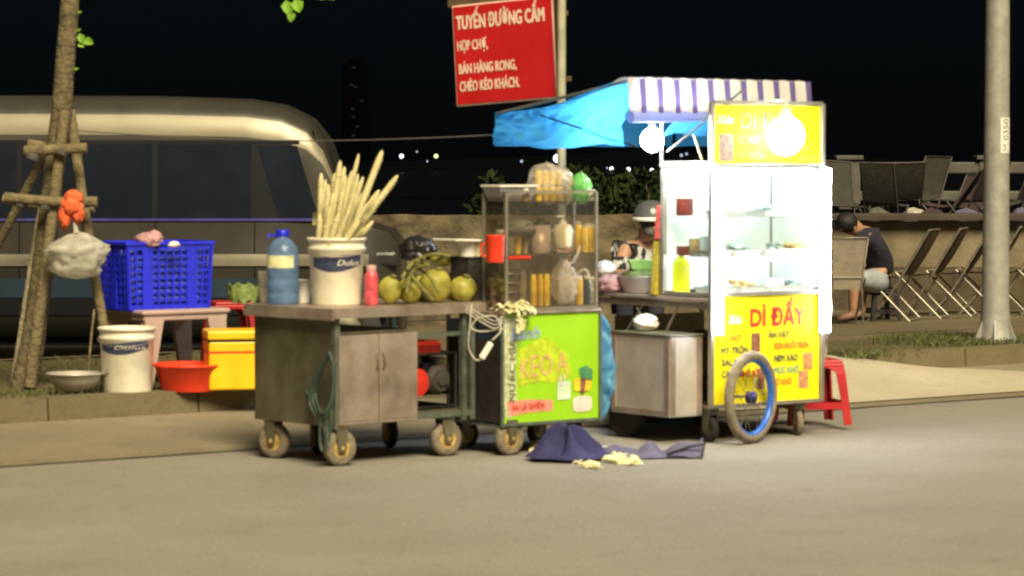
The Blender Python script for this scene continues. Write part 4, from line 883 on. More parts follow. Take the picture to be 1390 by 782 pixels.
for k in range(4):
    p = rkp(690, zs0+.02+.05*k, .08); b = MB(); b.lathe([(.03, 0), (.055, .012), (.06, .018), (.055, .016), (0, .006)], p, 22); tag(b.build('steel_dish', m_steel, None, False, p), ['steel dish at the bottom of the stack on the lower left shelf', 'second steel dish from the bottom on the lower left shelf', 'third steel dish from the bottom on the lower left shelf', 'steel dish at the top of the stack on the lower left shelf'][k], 'dish', 'steel dishes')
    b = MB()
for k in range(3):
    b.box(rkp(690, zs0+.065+.05*k, .08), (.13, .1, .004), TH)
b.build('wire_tier', m_steel_dk, rk, True)
b = MB(); random.seed(31)
def strip(b, c, d, w_, L):
    d = d.normalized(); sd = d.cross(Vector((random.uniform(-.3, .3), -.4, 1))).normalized()*w_
    b.grid(lambda i, j: c+d*L*(i-.5)+sd*(j-.5)+Vector((0, 0, .014*math.sin(i*5))), 4, 1)
for k in range(60):
    c = P(702+random.gauss(0, 10), 424, 15.86+random.uniform(-.03, .06)); c.z = .785+abs(random.gauss(0, .016)); strip(b, c, Vector((random.uniform(-1, 1), random.uniform(-.5, .5), random.uniform(-.25, .3))), .018, .07)
for k in range(9): c = P(707+random.gauss(0, 4), 440+random.gauss(0, 7), 15.82); strip(b, c, Vector((random.uniform(-.4, .4), 0, 1)), .02, .06)
tag(b.build('sugarcane_peelings', m_scrap, None), 'pale yellow sugarcane peelings heaped on the left corner of the green cart', 'peelings', kind='stuff')
# cables and plug
b = MB()
for k in range(3):
    b.tube(curve([P(632, 415+4*k, 15.75), P(655, 428+5*k, 15.7), P(672, 436+5*k, 15.72), P(682, 430+4*k, 15.8)]), .0045, 6)
b.tube(curve([P(640, 412, 15.7), P(638, 440, 15.66), P(636, 470, 15.66), P(645, 488, 15.66), P(655, 487, 15.66)]), .0045, 6)
b.tube(curve([P(668, 462, 15.66), P(680, 448, 15.7), P(672, 430, 15.7), P(650, 432, 15.7), P(640, 445, 15.7), P(655, 450, 15.7), P(684, 446, 15.78)]), .0045, 6)
tag(b.build('cable', m_wireb, None, False, P(655, 440, 15.7)), 'tangled pale cables between the coconut cart and the green cart', 'cable')
b = MB(); b.box(P(660, 476, 15.66), (.035, .03, .10), 0, .008, Matrix.Rotation(.55, 4, 'Y')); tag(b.build('cable_plug', m_whitec, None, False, P(660, 476, 15.66)), 'white in-line switch on the cable beside the green cart', 'plug')
# blue bag at right side of green cart
b = MB(); c0 = WM[dc.name] @ Vector((W2+.06, .04, .46)); DM = WM[dc.name]
def bbf(off):
    def f(i, j):
        wv = [.05, .10, .125, .14, .13, .10, .04]; q_ = j*6; k_ = min(5, int(q_)); wd_ = wv[k_]+(wv[k_+1]-wv[k_])*(q_-k_)
        n1 = abs(noise.noise(Vector((i*3, j*5, 2+off*9))))*.07+abs(noise.noise(Vector((i*7, j*9, 5))))*.03
        bulge = math.sin(math.pi*i)*(.03+.03*math.sin(math.pi*j))
        return DM @ Vector((W2+.006+wd_*i, .05+(bulge+n1*math.sin(math.pi*i))*(1 if off else -1), .745-.58*j+.015*math.sin(i*5)))
    return f
b.grid(bbf(0), 14, 36); b.grid(bbf(1), 14, 36)
tag(b.build('blue_bag', m_bagb, None, False, c0-Vector((0, 0, .28))), 'long crumpled light blue plastic bag hanging at the right side of the green cart', 'bag')
# cloths on the road
def cloth_heap(name, m, mat2, label):
    pass
gp = G(765, 625); b = MB()
pk = P(768, 583, 15.55)
def hf(i, j):
    a = 2*math.pi*i; r = j
    ex, ey = .22, .15
    x = gp.x+ex*r*math.cos(a)*(1+.18*math.sin(3*a+1)); y = 15.62+ey*r*math.sin(a)*(1+.15*math.sin(4*a))
    z = .008+.165*(1-r)**.95*(1+.5*math.sin(5*a+2*r)*r*(1-r)*3+.35*math.sin(9*a+1)*r*(1-r)*3)+.05*(abs(noise.noise(Vector((x*9, y*9, 0))))*2-.3)*min(1, 3*r)*(1.1-r)+.01*r
    return (x+(pk.x-gp.x)*(1-r), y, z)
b.grid(hf, 80, 26); tag(b.build('navy_cloth', m_navyc, None, False, gp), 'navy blue cloth heaped on the road in front of the green cart', 'cloth')
b = MB()
def hf2(i, j):
    a_ = P(797+i*152, 612, 16).x; px = 797+160*i; y0 = 15.62+.12*i; y = y0+.62*j*(1-.55*i); x = (px-695)*15.7/F+.0*j
    y += .03*noise.noise(Vector((i*5, 0, 3))); x += .04*noise.noise(Vector((0, j*3, 5)))*i; z = .006+.03*math.sin(math.pi*j)*(.5+.5*math.sin(i*6+1))+.06*(abs(noise.noise(Vector((x*6, y*9, 2))))*2-.2)*math.sin(math.pi*min(1, .08+j))+.004; z += .055*max(0, i-.86)/.14*math.sin(math.pi*min(1, j*1.1))
    return (x, y, max(.006, z))
b.grid(hf2, 110, 30); tag(b.build('grey_cloth', m_greyc, None, False, G(870, 620)), 'flat grey purple cloth spread on the road below the food cart', 'cloth')
b = MB(); b.tube(curve([G(905, 622)+Vector((0, 0, .02)), P(938, 606, 15.75), P(955, 603, 15.75)]), .008, 6); b.tube([P(952, 624, 15.7), P(957, 600, 15.72)], .005, 6)
tag(b.build('black_strap', m_black, None, False, G(930, 622)), 'black upturned edge at the right end of the grey cloth', 'strap')
b = MB()
for (q, n) in [([(795, 606), (812, 608), (835, 616), (868, 626), (866, 630), (838, 626), (800, 618)], 0), ([(787, 630), (800, 624), (815, 628), (812, 633), (790, 633)], 1), ([(722, 598), (730, 592), (738, 604), (728, 616), (718, 612)], 0)]:
    pts = [G(x, y, .012+.01*math.sin(x)) for x, y in q]; c = sum(pts, Vector())/len(pts)+Vector((0, 0, .012)); m_ = len(pts)
    b.add(pts+[c], [[i, (i+1) % m_, m_] for i in range(m_)]); b.add([Vector((p.x, p.y, .003)) for p in pts]+pts, [[i, (i+1) % m_, m_+(i+1) % m_, m_+i] for i in range(m_)])
for k in range(70):
    px, py = random.choice([(803, 608), (812, 612), (845, 622), (728, 605), (800, 629), (830, 620), (858, 625)]); c = G(px+random.gauss(0, 7), py+random.gauss(0, 2.), .022); strip(b, c, Vector((1, random.uniform(-.6, .6), random.uniform(-.15, .15))), .014, random.uniform(.04, .09))
tag(b.build('road_scraps', m_scrap, None), 'pale yellow peel and paper scraps lying on the cloths on the road', 'scraps', kind='stuff')
# ------------------------------------------------------------------ food cart
o3 = Vector((1.125, 16.6, 0)); fc = thing('food_cart', 'yellow fronted snack cart with lit glass display case and striped awning', 'cart', o3, TH)
FX = WM[fc.name]; W3, D3 = .84, 1.05
def L3(px, py, y=0):
    N = Vector((-.6, .8, 0)); O = o3+N*y; d = ray(px, py); t_ = N.dot(O-Vector((0, 0, CH)))/N.dot(d); q = Vector((0, 0, CH))+d*t_; return (q-o3).dot(Vector((.8, .6, 0))), q.z
zp0, zp1 = .215, .825
b = MB(); b.box((W3/2, .006, (zp0+zp1)/2), (W3-.03, .008, zp1-zp0)); b.build('front_board', m_signy, fc)
b = MB()
for x in (-.002, W3+.002): b.box((x, .0, 1.06), (.024, .03, 1.73), bev=.003)
b.box((W3/2, 0, 1.925), (W3-.02, .032, .02)); b.box((W3/2, .0, zp0-.01), (W3-.022, .03, .02)); b.box((W3/2, .0, 1.573), (W3-.022, .02, .016)); b.box((W3/2, -.0, .838), (W3-.022, .03, .02))
for y in (D3,): 
    for x in (.012, W3-.012): b.box((x, y, .49), (.024, .024, .62))
b.box((.012, D3/2, .77), (.024, D3-.03, .03)); b.box((W3-.012, D3/2, .77), (.024, D3-.03, .03)); b.box((.012, D3/2, .2), (.02, D3-.03, .02)); b.box((W3-.012, D3/2, .2), (.02, D3-.03, .02)); b.box((W3/2, D3, .2), (W3, .02, .02))
for (a, c) in [((.012, .25, .2), (.012, .7, .77)), ((.012, .7, .2), (.012, .3, .77)), ((.012, .72, .22), (.012, D3, .76)), ((.012, D3, .3), (.012, .62, .76))]: b.tube([a, c], .008, 6)
b.build('frame', m_alu, fc)
b = MB(); b.box((W3/2, D3/2+.02, .805), (W3+.03, D3+.03, .022), bev=.006); b.build('worktop', m_steel, fc)
b = MB(); b.box((W3/2, D3/2, .215), (W3-.05, D3-.05, .01)); b.box((W3/2+.05, D3-.03, .45), (W3-.15, .01, .45)); b.build('lower_tray', m_steel_dk, fc)
# lettering on lower board
yb = .0005
x, z = L3(988, 440); text('Xiên', .105, .05, x, z, yb, m_txw, fc, bold=.02, shear=.35, slope=.0)
x, z = L3(1019, 443); text('DÌ ĐẤY', .415, .1, x, z, yb, m_txr, fc, bold=.05, slope=.0)
for s_, px, py, w, h, m in [('ỐC HÚT', 979, 464, .15, .036, m_txo), ('MỲ TRỘN', 979, 481, .20, .038, m_txk), ('SALAD', 980, 497, .15, .038, m_txk), ('CÁ VIÊN', 980, 513, .16, .038, m_txk), ('KHÔ BÒ', 1005, 512, .14, .036, m_txr),
                            ('ĂN VẶT', 1043, 459, .16, .034, m_txk), ('SỤN MUỐI TRỘN', 1051, 474, .265, .036, m_txo), ('NEM XÀO', 1051, 491, .18, .038, m_txk), ('MỰC KHÔ', 1051, 507, .19, .036, m_txt), ('BÒ KHÔ', 1050, 523, .14, .036, m_txo)]:
    x, z = L3(px, py); text(s_, w, h, x, z, yb, m, fc, bold=.06)
def pic(x0, y0, x1, y1, m, y=yb):
    a, b_ = L3(x0, y1), L3(x1, y0); bb = MB(); bb.add([(a[0], y, a[1]), (b_[0], y, a[1]), (b_[0], y, b_[1]), (a[0], y, b_[1])], [[0, 1, 2, 3]]); bb.build('printed_picture', m, fc)
pic(1020, 452, 1032, 478, m_brown); pic(1090, 478, 1103, 502, M('print_skewers', (.5, .25, .1), .5, 0, .5, 40)); pic(1084, 503, 1097, 527, M('print_squid', (.5, .24, .12), .5, 0, .5, 40), yb-.001); pic(1028, 500, 1038, 528, m_brown)
# upper sign
b = MB(); b.box((W3/2, .006, 1.745), (W3-.03, .008, .33)); b.build('sign_board', m_signy, fc)
x, z = L3(972, 168); text('Xiên', .13, .05, x, z, yb, m_txw, fc, bold=.02, shear=.35)
x, z = L3(1006, 174); text('DÌ ĐẤY', .42, .095, x, z, yb, m_txr, fc, bold=.005)
pic(976, 182, 996, 219, M('print_food_dark', (.2, .13, .08), .5, 0, .5, 40))
for s_, px, py, w, h, m in [('ỐC HÚT', 1001, 194, .17, .04, m_txk), ('MỲ TRỘN', 1001, 217, .2, .04, m_txk), ('BÒ KHÔ', 1078, 205, .14, .036, m_txk), ('ĂN VẶT', 1084, 219, .15, .036, m_txk)]:
    x, z = L3(px, py); text(s_, w, h, x, z, yb, m, fc, bold=.015)
# display case
CZ0, CZ1, CD = .85, 1.555, .43
cs = []
b = MB(); b.box((W3/2, CD, (CZ0+CZ1)/2), (W3-.03, .008, CZ1-CZ0)); b.box((W3/2, CD/2, CZ1+.0), (W3-.03, CD-.03, .008)); b.box((W3-.012, CD/2, (CZ0+CZ1)/2), (.008, CD-.04, CZ1-CZ0-.02)); b.box((W3/2, CD/2, .826), (W3-.03, CD-.03, .008)); b.build('cabinet_liner', m_liner, fc)
b = MB(); b.box((W3/2, .004, (CZ0+CZ1)/2), (W3-.035, .004, CZ1-CZ0-.02)); b.box((.006, CD/2+.005, (CZ0+CZ1)/2), (.004, CD-.05, CZ1-CZ0-.03)); b.build('glass_pane', m_glass, fc)
for c_, d_ in [((.006, CD, 1.19), (.028, .028, .73)), ((.006, CD/2, 1.575), (.03, CD+.0, .035)), ((.006, CD/2, .835), (.02, CD-.03, .025)), ((W3-.006, CD, 1.2), (.028, .028, .75))]:
    b = MB(); b.box(c_, d_, bev=.003); b.build('case_frame', m_alu, fc)
for z in (1.045, 1.27):
    b = MB(); b.box((W3/2, CD/2+.01, z), (W3-.04, CD-.06, .006)); b.build('glass_shelf', m_acry, fc)
# leds
for (x, za, zb_) in [(.012, L3(968, 455)[1], 1.56), (W3-.008, L3(1118, 452)[1], 1.56)]:
    b = MB(); b.box((x, -.022, (za+zb_)/2), (.06, .008, zb_-za), bev=.003); tb = b.build('tube_holder', m_whitec, fc)
    b = MB(); b.tube([(x, -.05, za+.01), (x, -.05, zb_-.01)], .024, 14); b.build('led_tube', m_led, tb)
b = MB(); b.tube([(.05, .05, 1.535), (W3-.05, .05, 1.535)], .013, 10); b.build('led_tube', m_led2, fc)
b = MB(); b.tube([(.05, .3, 1.535), (W3-.05, .3, 1.535)], .013, 10); b.build('led_tube', m_led2, fc)
b = MB(); b.tube([(.05, .05, 1.03), (W3-.05, .05, 1.03)], .009, 10); b.build('led_tube', m_led, fc)
# trays of food in the case
random.seed(21)
fd = [(.08, 1.05, 'tray of tan fried skewers', m_foodt), (.30, 1.05, 'tray of grey green seaweed', m_foodg), (.54, 1.05, 'tray of pale squid', m_foodg), (.70, 1.05, 'tray of brown sausages', m_foodt),
      (.12, .84, 'tray of dark rolls', m_foodg), (.33, .84, 'tray of tan fritters', m_foodt), (.56, .84, 'tray of pale dumplings', m_liner), (.70, .84, 'tray of green vegetables', m_foodg), (.2, 1.275, 'tray of white buns', m_liner), (.5, 1.275, 'tray of grey rolls', m_foodg)]
pos = {1.05: 'on the middle shelf', .84: 'on the case floor', 1.275: 'on the top shelf'}
for i, (x, z, lab, m) in enumerate(fd):
    c = FX @ Vector((x+.03, .14, z)); t = thing('food_tray', lab+' '+pos[z]+' of the lit display case', 'tray', c, TH, 'food trays in the display case')
    b = MB(); b.add([(-.07, -.08, 0), (.07, -.08, 0), (.07, .08, 0), (-.07, .08, 0), (-.085, -.095, .035), (.085, -.095, .035), (.085, .095, .035), (-.085, .095, .035)], [[0, 1, 2, 3], [0, 1, 5, 4], [1, 2, 6, 5], [2, 3, 7, 6], [3, 0, 4, 7]]); b.build('dish', m_steel_br, t)
    b = MB()
    for k in range(12): b.ball((random.uniform(-.05, .05), random.uniform(-.06, .06), .02+random.uniform(0, .04)), (.022, .03, .016), 2, .3, 3, seed=k)
    b.build('food', m, t)
for (y, z, r, h, m, lab) in [(.33, 1.28, .05, .10, m_food, 'jar of dark red sauce on the upper shelf near the open side of the case'), (.22, 1.05, .045, .1, m_foodt, 'tan food tub on the middle shelf near the side glass'), (.34, 1.05, .04, .055, m_food, 'small dark red tub on the middle shelf near the side glass'), (.12, 1.05, .05, .11, m_liner, 'white tub behind the front corner of the case')]:
    c = FX @ Vector((.08, y, z)); t = thing('food_tub', lab, 'tub', c); b = MB(); b.lathe([(r*.9, 0), (r, .01), (r, h)], c, 18); b.build('body', m, t, True); b = MB(); b.lathe([(r*1.05, h), (r*1.05, h+.012), (0, h+.012)], c, 18, cap=(True, False)); b.build('lid', m_whitec, t, True)
# on the worktop behind the case
zc = .817
def F3(x, y, z=zc): return FX @ Vector((x, y, z))
def fpx(px, y, z=zc):
    N = Vector((-.6, .8, 0)); O = o3+N*y; d = ray(px, 400); t_ = N.dot(O)/N.dot(d); q = d*t_; return Vector((q.x, q.y, z))
p = F3(.17, .80); t = thing('steel_basin', 'wide shiny steel basin on the snack cart worktop', 'basin', p)
b = MB(); b.lathe([(.11, 0), (.125, .012), (.15, .09), (.16, .098), (.16, .102), (.146, .098), (.12, .02), (0, .016)], p, 32, cap=(True, False)); b.build('bowl', m_steel_br, t, True)
p = F3(.17, .80, zc+.11); t = thing('green_tray', 'pale green plastic tray lying across the steel basin', 'tray', p, R(5))
b = MB(); b.add([(-.075, -.05, .03), (.075, -.05, .03), (.075, .05, .03), (-.075, .05, .03), (-.10, -.07, .085), (.10, -.07, .085), (.10, .07, .085), (-.10, .07, .085)], [[0, 1, 2, 3], [0, 1, 5, 4], [1, 2, 6, 5], [2, 3, 7, 6], [3, 0, 4, 7]]); b.box((0, 0, .03), (.14, .09, .004)); b.build('body', M('pale_green_plastic', (.42, .72, .2), .4, 0, .1, 8), t)
b = MB(); b.ball((0, 0, -.01), (.12, .11, .045), 3, .35, 5, seed=3); b.build('leafy_herbs', m_leafv, t)
p = fpx(924, .33); p = F3(-.0, .36); p = fpx(924, .30)
# yellow bottle stands on the left overhang
t = thing('yellow_bottle', 'bright yellow sauce bottle in front of the glass case side', 'bottle', fpx(924, .42) + Vector((-.0, -.0, 0)))
p = Vector(t.location); b = MB(); b.lathe([(.048, 0), (.053, .012), (.053, .165), (.046, .195), (.03, .21), (.022, .214)], p, 24); b.build('body', m_yelb, t, True)
b = MB(); b.lathe([(.023, .213), (.023, .228), (.008, .236), (.005, .262), (0, .263)], p, 14); b.build('nozzle', m_yelb, t, True)
b = MB(); b.add([tuple(v) for v in []], []) if False else None
sx_ = thing('skewer_box', 'tall narrow red and yellow box standing beside the glass case', 'box', fpx(893, .50))
q0 = Vector(sx_.location)
b = MB(); b.box(q0+Vector((0, 0, .16)), (.055, .05, .32), TH, .004, Matrix.Rotation(R(5), 4, 'Y')); b.build('lower_half', M('ochre_card', (.4, .3, .03), .6, 0, .4, 30), sx_, True)
b = MB(); b.box(q0+Vector((.022, 0, .42)), (.058, .053, .20), TH, .004, Matrix.Rotation(R(5), 4, 'Y')); b.build('upper_half', M('red_card', (.5, .08, .05), .6, 0, .4, 30), sx_, True)
for k in range(3):
    p = fpx(900-(-3)*k, .46+.0*k); p = fpx(903+4*k, .48+.05*k); b = MB(); b.lathe([(.018, 0), (.02, .1), (.012, .12), (0, .12)], p, 12); tag(b.build('sauce_bottle', [m_label, m_whitec, m_label][k], None, False, p), ['cream sauce bottle nearest the yellow bottle', 'white sauce bottle behind the yellow bottle', 'cream sauce bottle against the case post'][k], 'bottle', 'small sauce bottles')
b = MB(); c0 = fpx(828, .95, zc+.055); b.grid(bagf(c0, .075, .07, .055, 31, .1), 22, 14); tag(b.build('pink_bag', m_bagp, None, False, c0-Vector((0, 0, .055))), 'pink plastic bag at the left end of the snack cart worktop', 'bag')
b = MB(); c0 = fpx(822, .98, zc+.14); b.grid(bagf(c0, .06, .05, .05, 35, .1), 22, 14); b.grid(lambda i, j: c0+Vector((-.02+.17*i, 0+.05*j, -.01-.02*i+.01*math.sin(9*i))), 8, 3); tag(b.build('white_bag', m_whitec, None, False, c0), 'crumpled white bag on top of the pink one', 'bag')
# under the worktop
sb = thing('side_box', 'stainless steel box hung on the left side of the snack cart', 'box', FX @ Vector((-.12, .34, .15)), TH)
bw, bd, bh = .235, .52, .455
b = MB(); b.box((0, 0, bh/2), (bw, bd, bh), bev=.004); b.build('case', m_steel_br, sb)
b = MB(); b.box((0, 0, bh+.006), (bw+.02, bd+.02, .012), bev=.003); b.build('lid', m_steel_dk, sb)
b = MB()
for s_ in (-1, 1):
    b.box((-bw/2-.003, s_*(bd/2-.02), bh/2), (.006, .035, bh-.02)); b.box((s_*(bw/2-.02), -bd/2-.003, bh/2), (.035, .006, bh-.02))
b.box((-bw/2-.003, 0, .02), (.006, bd-.08, .03)); b.build('edge_trim', m_steel, sb)
b = MB(); c0 = FX @ Vector((-.1, .46, .665)); b.grid(bagf(c0, .07, .06, .05, 41, .2), 22, 14); tag(b.build('white_bag', m_whitec, None, False, c0), 'crumpled white bag on top of the stainless side box', 'bag')
b = MB(); c0 = FX @ Vector((.3, .45, .42)); b.grid(bagf(c0, .2, .22, .18, 43, .2), 28, 20); tag(b.build('sack', M('brown_sack', (.2, .14, .10), .9, 0, .3, 10, .4), None, False, c0), 'brown sack stored under the snack cart worktop', 'sack')
caster(fc, .04, .06, .075, .04, R(85), .2, m_tyre_dk, m_steel_dk); caster(fc, W3-.12, .06, .075, .04, R(60), .2, m_tyre, m_rust); caster(fc, W3-.1, D3-.06, .075, .04, R(60), .2, m_tyre_dk, m_steel_dk)
b = MB(); c0 = Vector((P(852, 578, 17).x, 17.0, .11)); A = Matrix.Rotation(R(-40), 4, 'Z') @ Matrix.Rotation(R(90), 4, 'X')
b.lathe([(.05, -.04), (.1, -.05), (.12, -.02), (.12, .02), (.1, .05), (.05, .04)], c0, 24, A); b.lathe([(.0, -.045), (.04, -.05), (.05, -.03), (.05, .03), (0, .04)], c0, 16, A); b.box(c0+Vector((.02, .05, .1)), (.2, .05, .05), 0, .01); b.build('rear_wheel', m_tyre_dk, fc, True)
# bicycle wheel leaning on the front
bwh = thing('bicycle_wheel', 'small spoked wheel with blue rim mounted in front of the yellow board', 'wheel', (P(1020, 400, 16.58).x, 16.58, 0), R(54))
rw = .262; A = Matrix.Rotation(R(90), 4, 'X')
b = MB(); vs = []; nn = 56; mm_ = 10
for i in range(nn):
    a = 2*math.pi*i/nn
    for k in range(mm_):
        c_ = 2*math.pi*k/mm_; r = rw-.029+.029*math.cos(c_); vs.append((r*math.cos(a), .029*math.sin(c_), rw+r*math.sin(a)))
b.add(vs, [[i*mm_+k, i*mm_+(k+1) % mm_, ((i+1) % nn)*mm_+(k+1) % mm_, ((i+1) % nn)*mm_+k] for i in range(nn) for k in range(mm_)], True); b.build('tyre', m_tyre, bwh)
b = MB(); b.lathe([(.212, -.02), (.222, -.022), (.222, .022), (.212, .02), (.2, .012), (.198, -.012), (.212, -.02)], (0, 0, rw), 56, A, cap=(False, False)); rim_ = b.build('rim', m_rim, bwh)
b = MB(); b.lathe([(0, -.034), (.012, -.034), (.012, -.024), (.034, -.022), (.036, -.016), (.032, 0), (.036, .016), (.034, .022), (.012, .024), (.012, .034), (0, .034)], (0, 0, rw), 20, A); b.build('hub', m_hub, bwh)
b = MB()
for k in range(20):
    a = 2*math.pi*k/20; a2 = a+(.9 if k % 4 < 2 else -.9)*1; s_ = 1 if k % 2 else -1
    b.tube([(.046*math.cos(a2), s_*.03, rw+.046*math.sin(a2)), (.2*math.cos(a), 0, rw+.2*math.sin(a))], .0018, 4)
b.build('spokes', m_spoke, bwh)
b = MB(); b.tube([(0, .05, rw), (0, .12, rw)], .008, 8); b.build('axle', m_steel_dk, bwh)
# awning (frame + canopy), part of the cart
ax0, ax1, ay0, ay1 = -.54, .83, .10, 1.32
def roofz(y):
    t_ = max(0, (y-ay0)/(ay1-ay0)); tb_ = [(0, 0), (.12, .16), (.29, .43), (.45, .70), (.6, .88), (.8, .985), (1.01, 1)]
    for (a, c), (d, e) in zip(tb_, tb_[1:]):
        if t_ <= d: return 2.055-.175*(c+(e-c)*(t_-a)/(d-a))
    return 1.88
NS = 11; stripes = []
ms_w = M_film('awning_white', (.78, .76, .72), .35, 0, .6, .06, 6); ms_p = M_film('awning_purple', (.16, .12, .32), .3, 0, .6, .06, 6)
b = MB(); per = (ax1-ax0)/NS
for k in range(NS):
    for (f0, f1, kk) in ((0, .62, 0), (.62, 1, 1)):
        xa = ax0+per*(k+f0); xb = ax0+per*(k+f1); b.k = kk
        def vf(i, j):
            x = xa+(xb-xa)*i; sc = .012*math.sin((x-ax0)/per*2*math.pi)
            return (x, ay0-.012+.02*j*0+sc*(.5+j)*.8-.03*math.sin(j*1.5)*.5, roofz(ay0)+.004*math.sin((x-ax0)/per*6.28)-.19*j)
        b.grid(vf, 5, 6)
        b.grid(lambda i, j: (xa+(xb-xa)*i, ay0-.012+.14*j, 2.056+.004*math.sin((xa-ax0)*40)*0-.0+.012*math.sin(math.pi*j)-.03*j), 3, 4)
b.build('striped_valance', [ms_w, ms_p], fc)
b = MB(); b.grid(lambda i, j: (ax0+(ax1-ax0)*i, ay0+.12+(ay1-ay0-.12)*j, roofz(ay0+.12+(ay1-ay0-.12)*j)-.012*math.sin(i*math.pi*3)**2-.0), 24, 12); b.build('canopy', m_tarp, fc)
def sidef(x, sgn):
    def f(i, j):
        y = ay0+(ay1-ay0)*i; zt2 = roofz(y); zb2 = 1.675+.012*math.sin(i*9)+.012*noise.noise(Vector((i*9, 2, 2)))
        zz_ = zt2+(zb2-zt2)*j; return (x-sgn*.45*max(0, zz_-1.87)+sgn*(.02*math.sin(i*7+j*2)*j+.035*noise.noise(Vector((i*3.5+j, j*2-i, 1)))+.02*(abs(noise.noise(Vector((i*8, j*5, 3))))*2-.4)), y+.0, zz_)
    return f
b = MB(); b.grid(sidef(ax0, -1), 70, 26); b.grid(sidef(ax1, 1), 20, 8); b.grid(lambda i, j: (ax0+(ax1-ax0)*i, ay1+.02*math.sin(i*14)*j, roofz(ay1)-.2*j), 24, 5); b.build('side_curtain', m_tarp, fc)
b = MB(); b.tube([(ax0+.02, ay0-.01, 1.838), (ax0+.55, ay0-.01, 1.845), (ax0+1.1, ay0, 1.835), (ax1-.02, ay0, 1.84)], [.034, .03, .028, .03], 14); b.build('rolled_curtain', m_tarpr, fc)
b = MB(); b.grid(lambda i, j: (ax0+.45+.55*i, ay0+.1+.15*j, 1.84-.12*j*(1-.5*i)+.02*math.sin(i*8)), 14, 6); b.build('loose_flap', m_tarp, fc)
b = MB()
for x in (ax0+.02, ax1-.02): b.tube([(x, ay0+.01, 2.035), (x, ay1-.02, 1.875)], .009, 6)
b.tube([(ax0, ay0+.02, 2.035), (ax1, ay0+.02, 2.035)], .009, 6); b.tube([(ax0, ay1-.02, 1.872), (ax1, ay1-.02, 1.872)], .009, 6)
b.tube([(-.01, CD, 1.56), (-.01, CD, 1.99)], .011, 8); b.tube([(W3-.01, CD, 1.56), (W3-.01, CD, 1.99)], .011, 8); b.tube([(.02, D3, .8), (.02, D3, 1.0)], .011, 8)
b.build('awning_frame', m_alu, fc)
b = MB(); 
a_ = L3(1010, 121, -.03); c_ = L3(906, 206, .25); b.tube([(a_[0], -.03, a_[1]), (c_[0], .25, c_[1])], .0065, 8); b.build('strut', m_wire, fc)
b = MB(); a_ = L3(734, 155, 1.0); b.tube([FX.inverted() @ P(733, 156, 17.0), FX.inverted() @ P(866, 200, 16.3)], .0055, 8); b.build('strut', m_black, fc)
b = MB(); b.tube([FX.inverted() @ P(942, 183, 16.75), FX.inverted() @ P(960, 240, 16.7)], .007, 8); b.build('strut', m_alu, fc)
# bulbs
b1 = P(885, 190, 16.72); t = thing('hanging_bulb', 'glowing round bulb hanging under the blue awning', 'bulb', b1)
b = MB(); b.ball(b1, (.062, .062, .066), 3); b.build('globe', m_bulb, t, True)
b = MB(); b.lathe([(.03, .05), (.024, .075), (.02, .1), (0, .1)], b1, 14); b.tube([b1+Vector((0, 0, .1)), b1+Vector((.01, .05, .2))], .004, 5); b.build('socket', m_whitec, t, True)
b2 = FX @ Vector((.445, -.125, 1.735)); t = thing('sign_bulb', 'large overexposed lamp in front of the upper yellow sign', 'bulb', b2)
b = MB(); b.ball(b2, (.105, .105, .11), 3); b.build('globe', m_bulb2, t, True)
b = MB(); b.lathe([(.05, .1), (.034, .13), (.028, .16), (0, .16)], b2, 14); q = FX @ Vector((.445, -.02, 1.94)); b.tube(curve([b2+Vector((0, 0, .15)), b2+Vector((0, .03, .2)), q]), .006, 6); b.build('socket', m_whitec, t, True)
b = MB(); b.tube(curve([FX @ Vector((W3+.01, -.03, .87)), FX @ Vector((W3+.035, -.03, .83)), FX @ Vector((W3+.06, -.02, .72)), FX @ Vector((W3+.03, -.01, .6))]), .004, 6); b.build('power_lead', m_wireb, fc, True)
# wire
b = MB(); q = [P(86, 176, TY-.07)]; e = P(676, 183, 17.4)
pts = [P(86, 176, TY-.07).lerp(e, k/20)-Vector((0, 0, .05*math.sin(math.pi*k/20))) for k in range(21)]; b.tube(pts, .0035, 5)
tag(b.build('overhead_wire', m_wire, None, False, pts[0]), 'thin wire strung from the street tree to the blue awning corner', 'wire')
# ------------------------------------------------------------------ sign on pole
SY = 18.0; pb = P(762, 300, SY); sg = thing('notice_sign', 'red notice board with cream Vietnamese lettering on a tall pale pole', 'sign', (pb.x, SY, .2))
b = MB(); b.tube([(pb.x, SY, .2), (pb.x, SY, P(762, -60, SY).z)], .027, 14); b.lathe([(.0, 0), (.03, 0), (.03, .01), (0, .02)], (pb.x, SY, P(762, -60, SY).z), 14); b.build('pole', m_signp, sg, True)
SB = SY+.26; bc = P(684, 70, SB); BW = 137*SB/F/math.cos(R(34)); BH = 138*SB/F
BM = Matrix.Translation(bc) @ Matrix.Rotation(R(-34), 4, 'Z') @ Matrix.Rotation(R(-3.4), 4, 'Y')
BL = WM[sg.name].inverted() @ BM
b = MB(); b.T = BL; b.box((0, .008, 0), (BW, .012, BH), bev=.002); b.build('backplate', m_signw, sg)
b = MB(); b.T = BL; b.box((0, .0, 0), (BW-.022, .008, BH-.022)); b.build('board', m_sign, sg)
b = MB(); b.T = BL
for z in (-.2, .2): b.box((BW/2-.02, .035, z), (.2, .02, .03))
b.box((-.02+0*BW, .03, BH/2+.02), (BW*1.05, .03, .05)); b.box((BW/2+.012, .02, -.01), (.02, .03, BH)); b.build('bracket', M('brown_timber', (.11, .07, .03), .8, 0, .3, 20), sg)
h1 = BH*.135
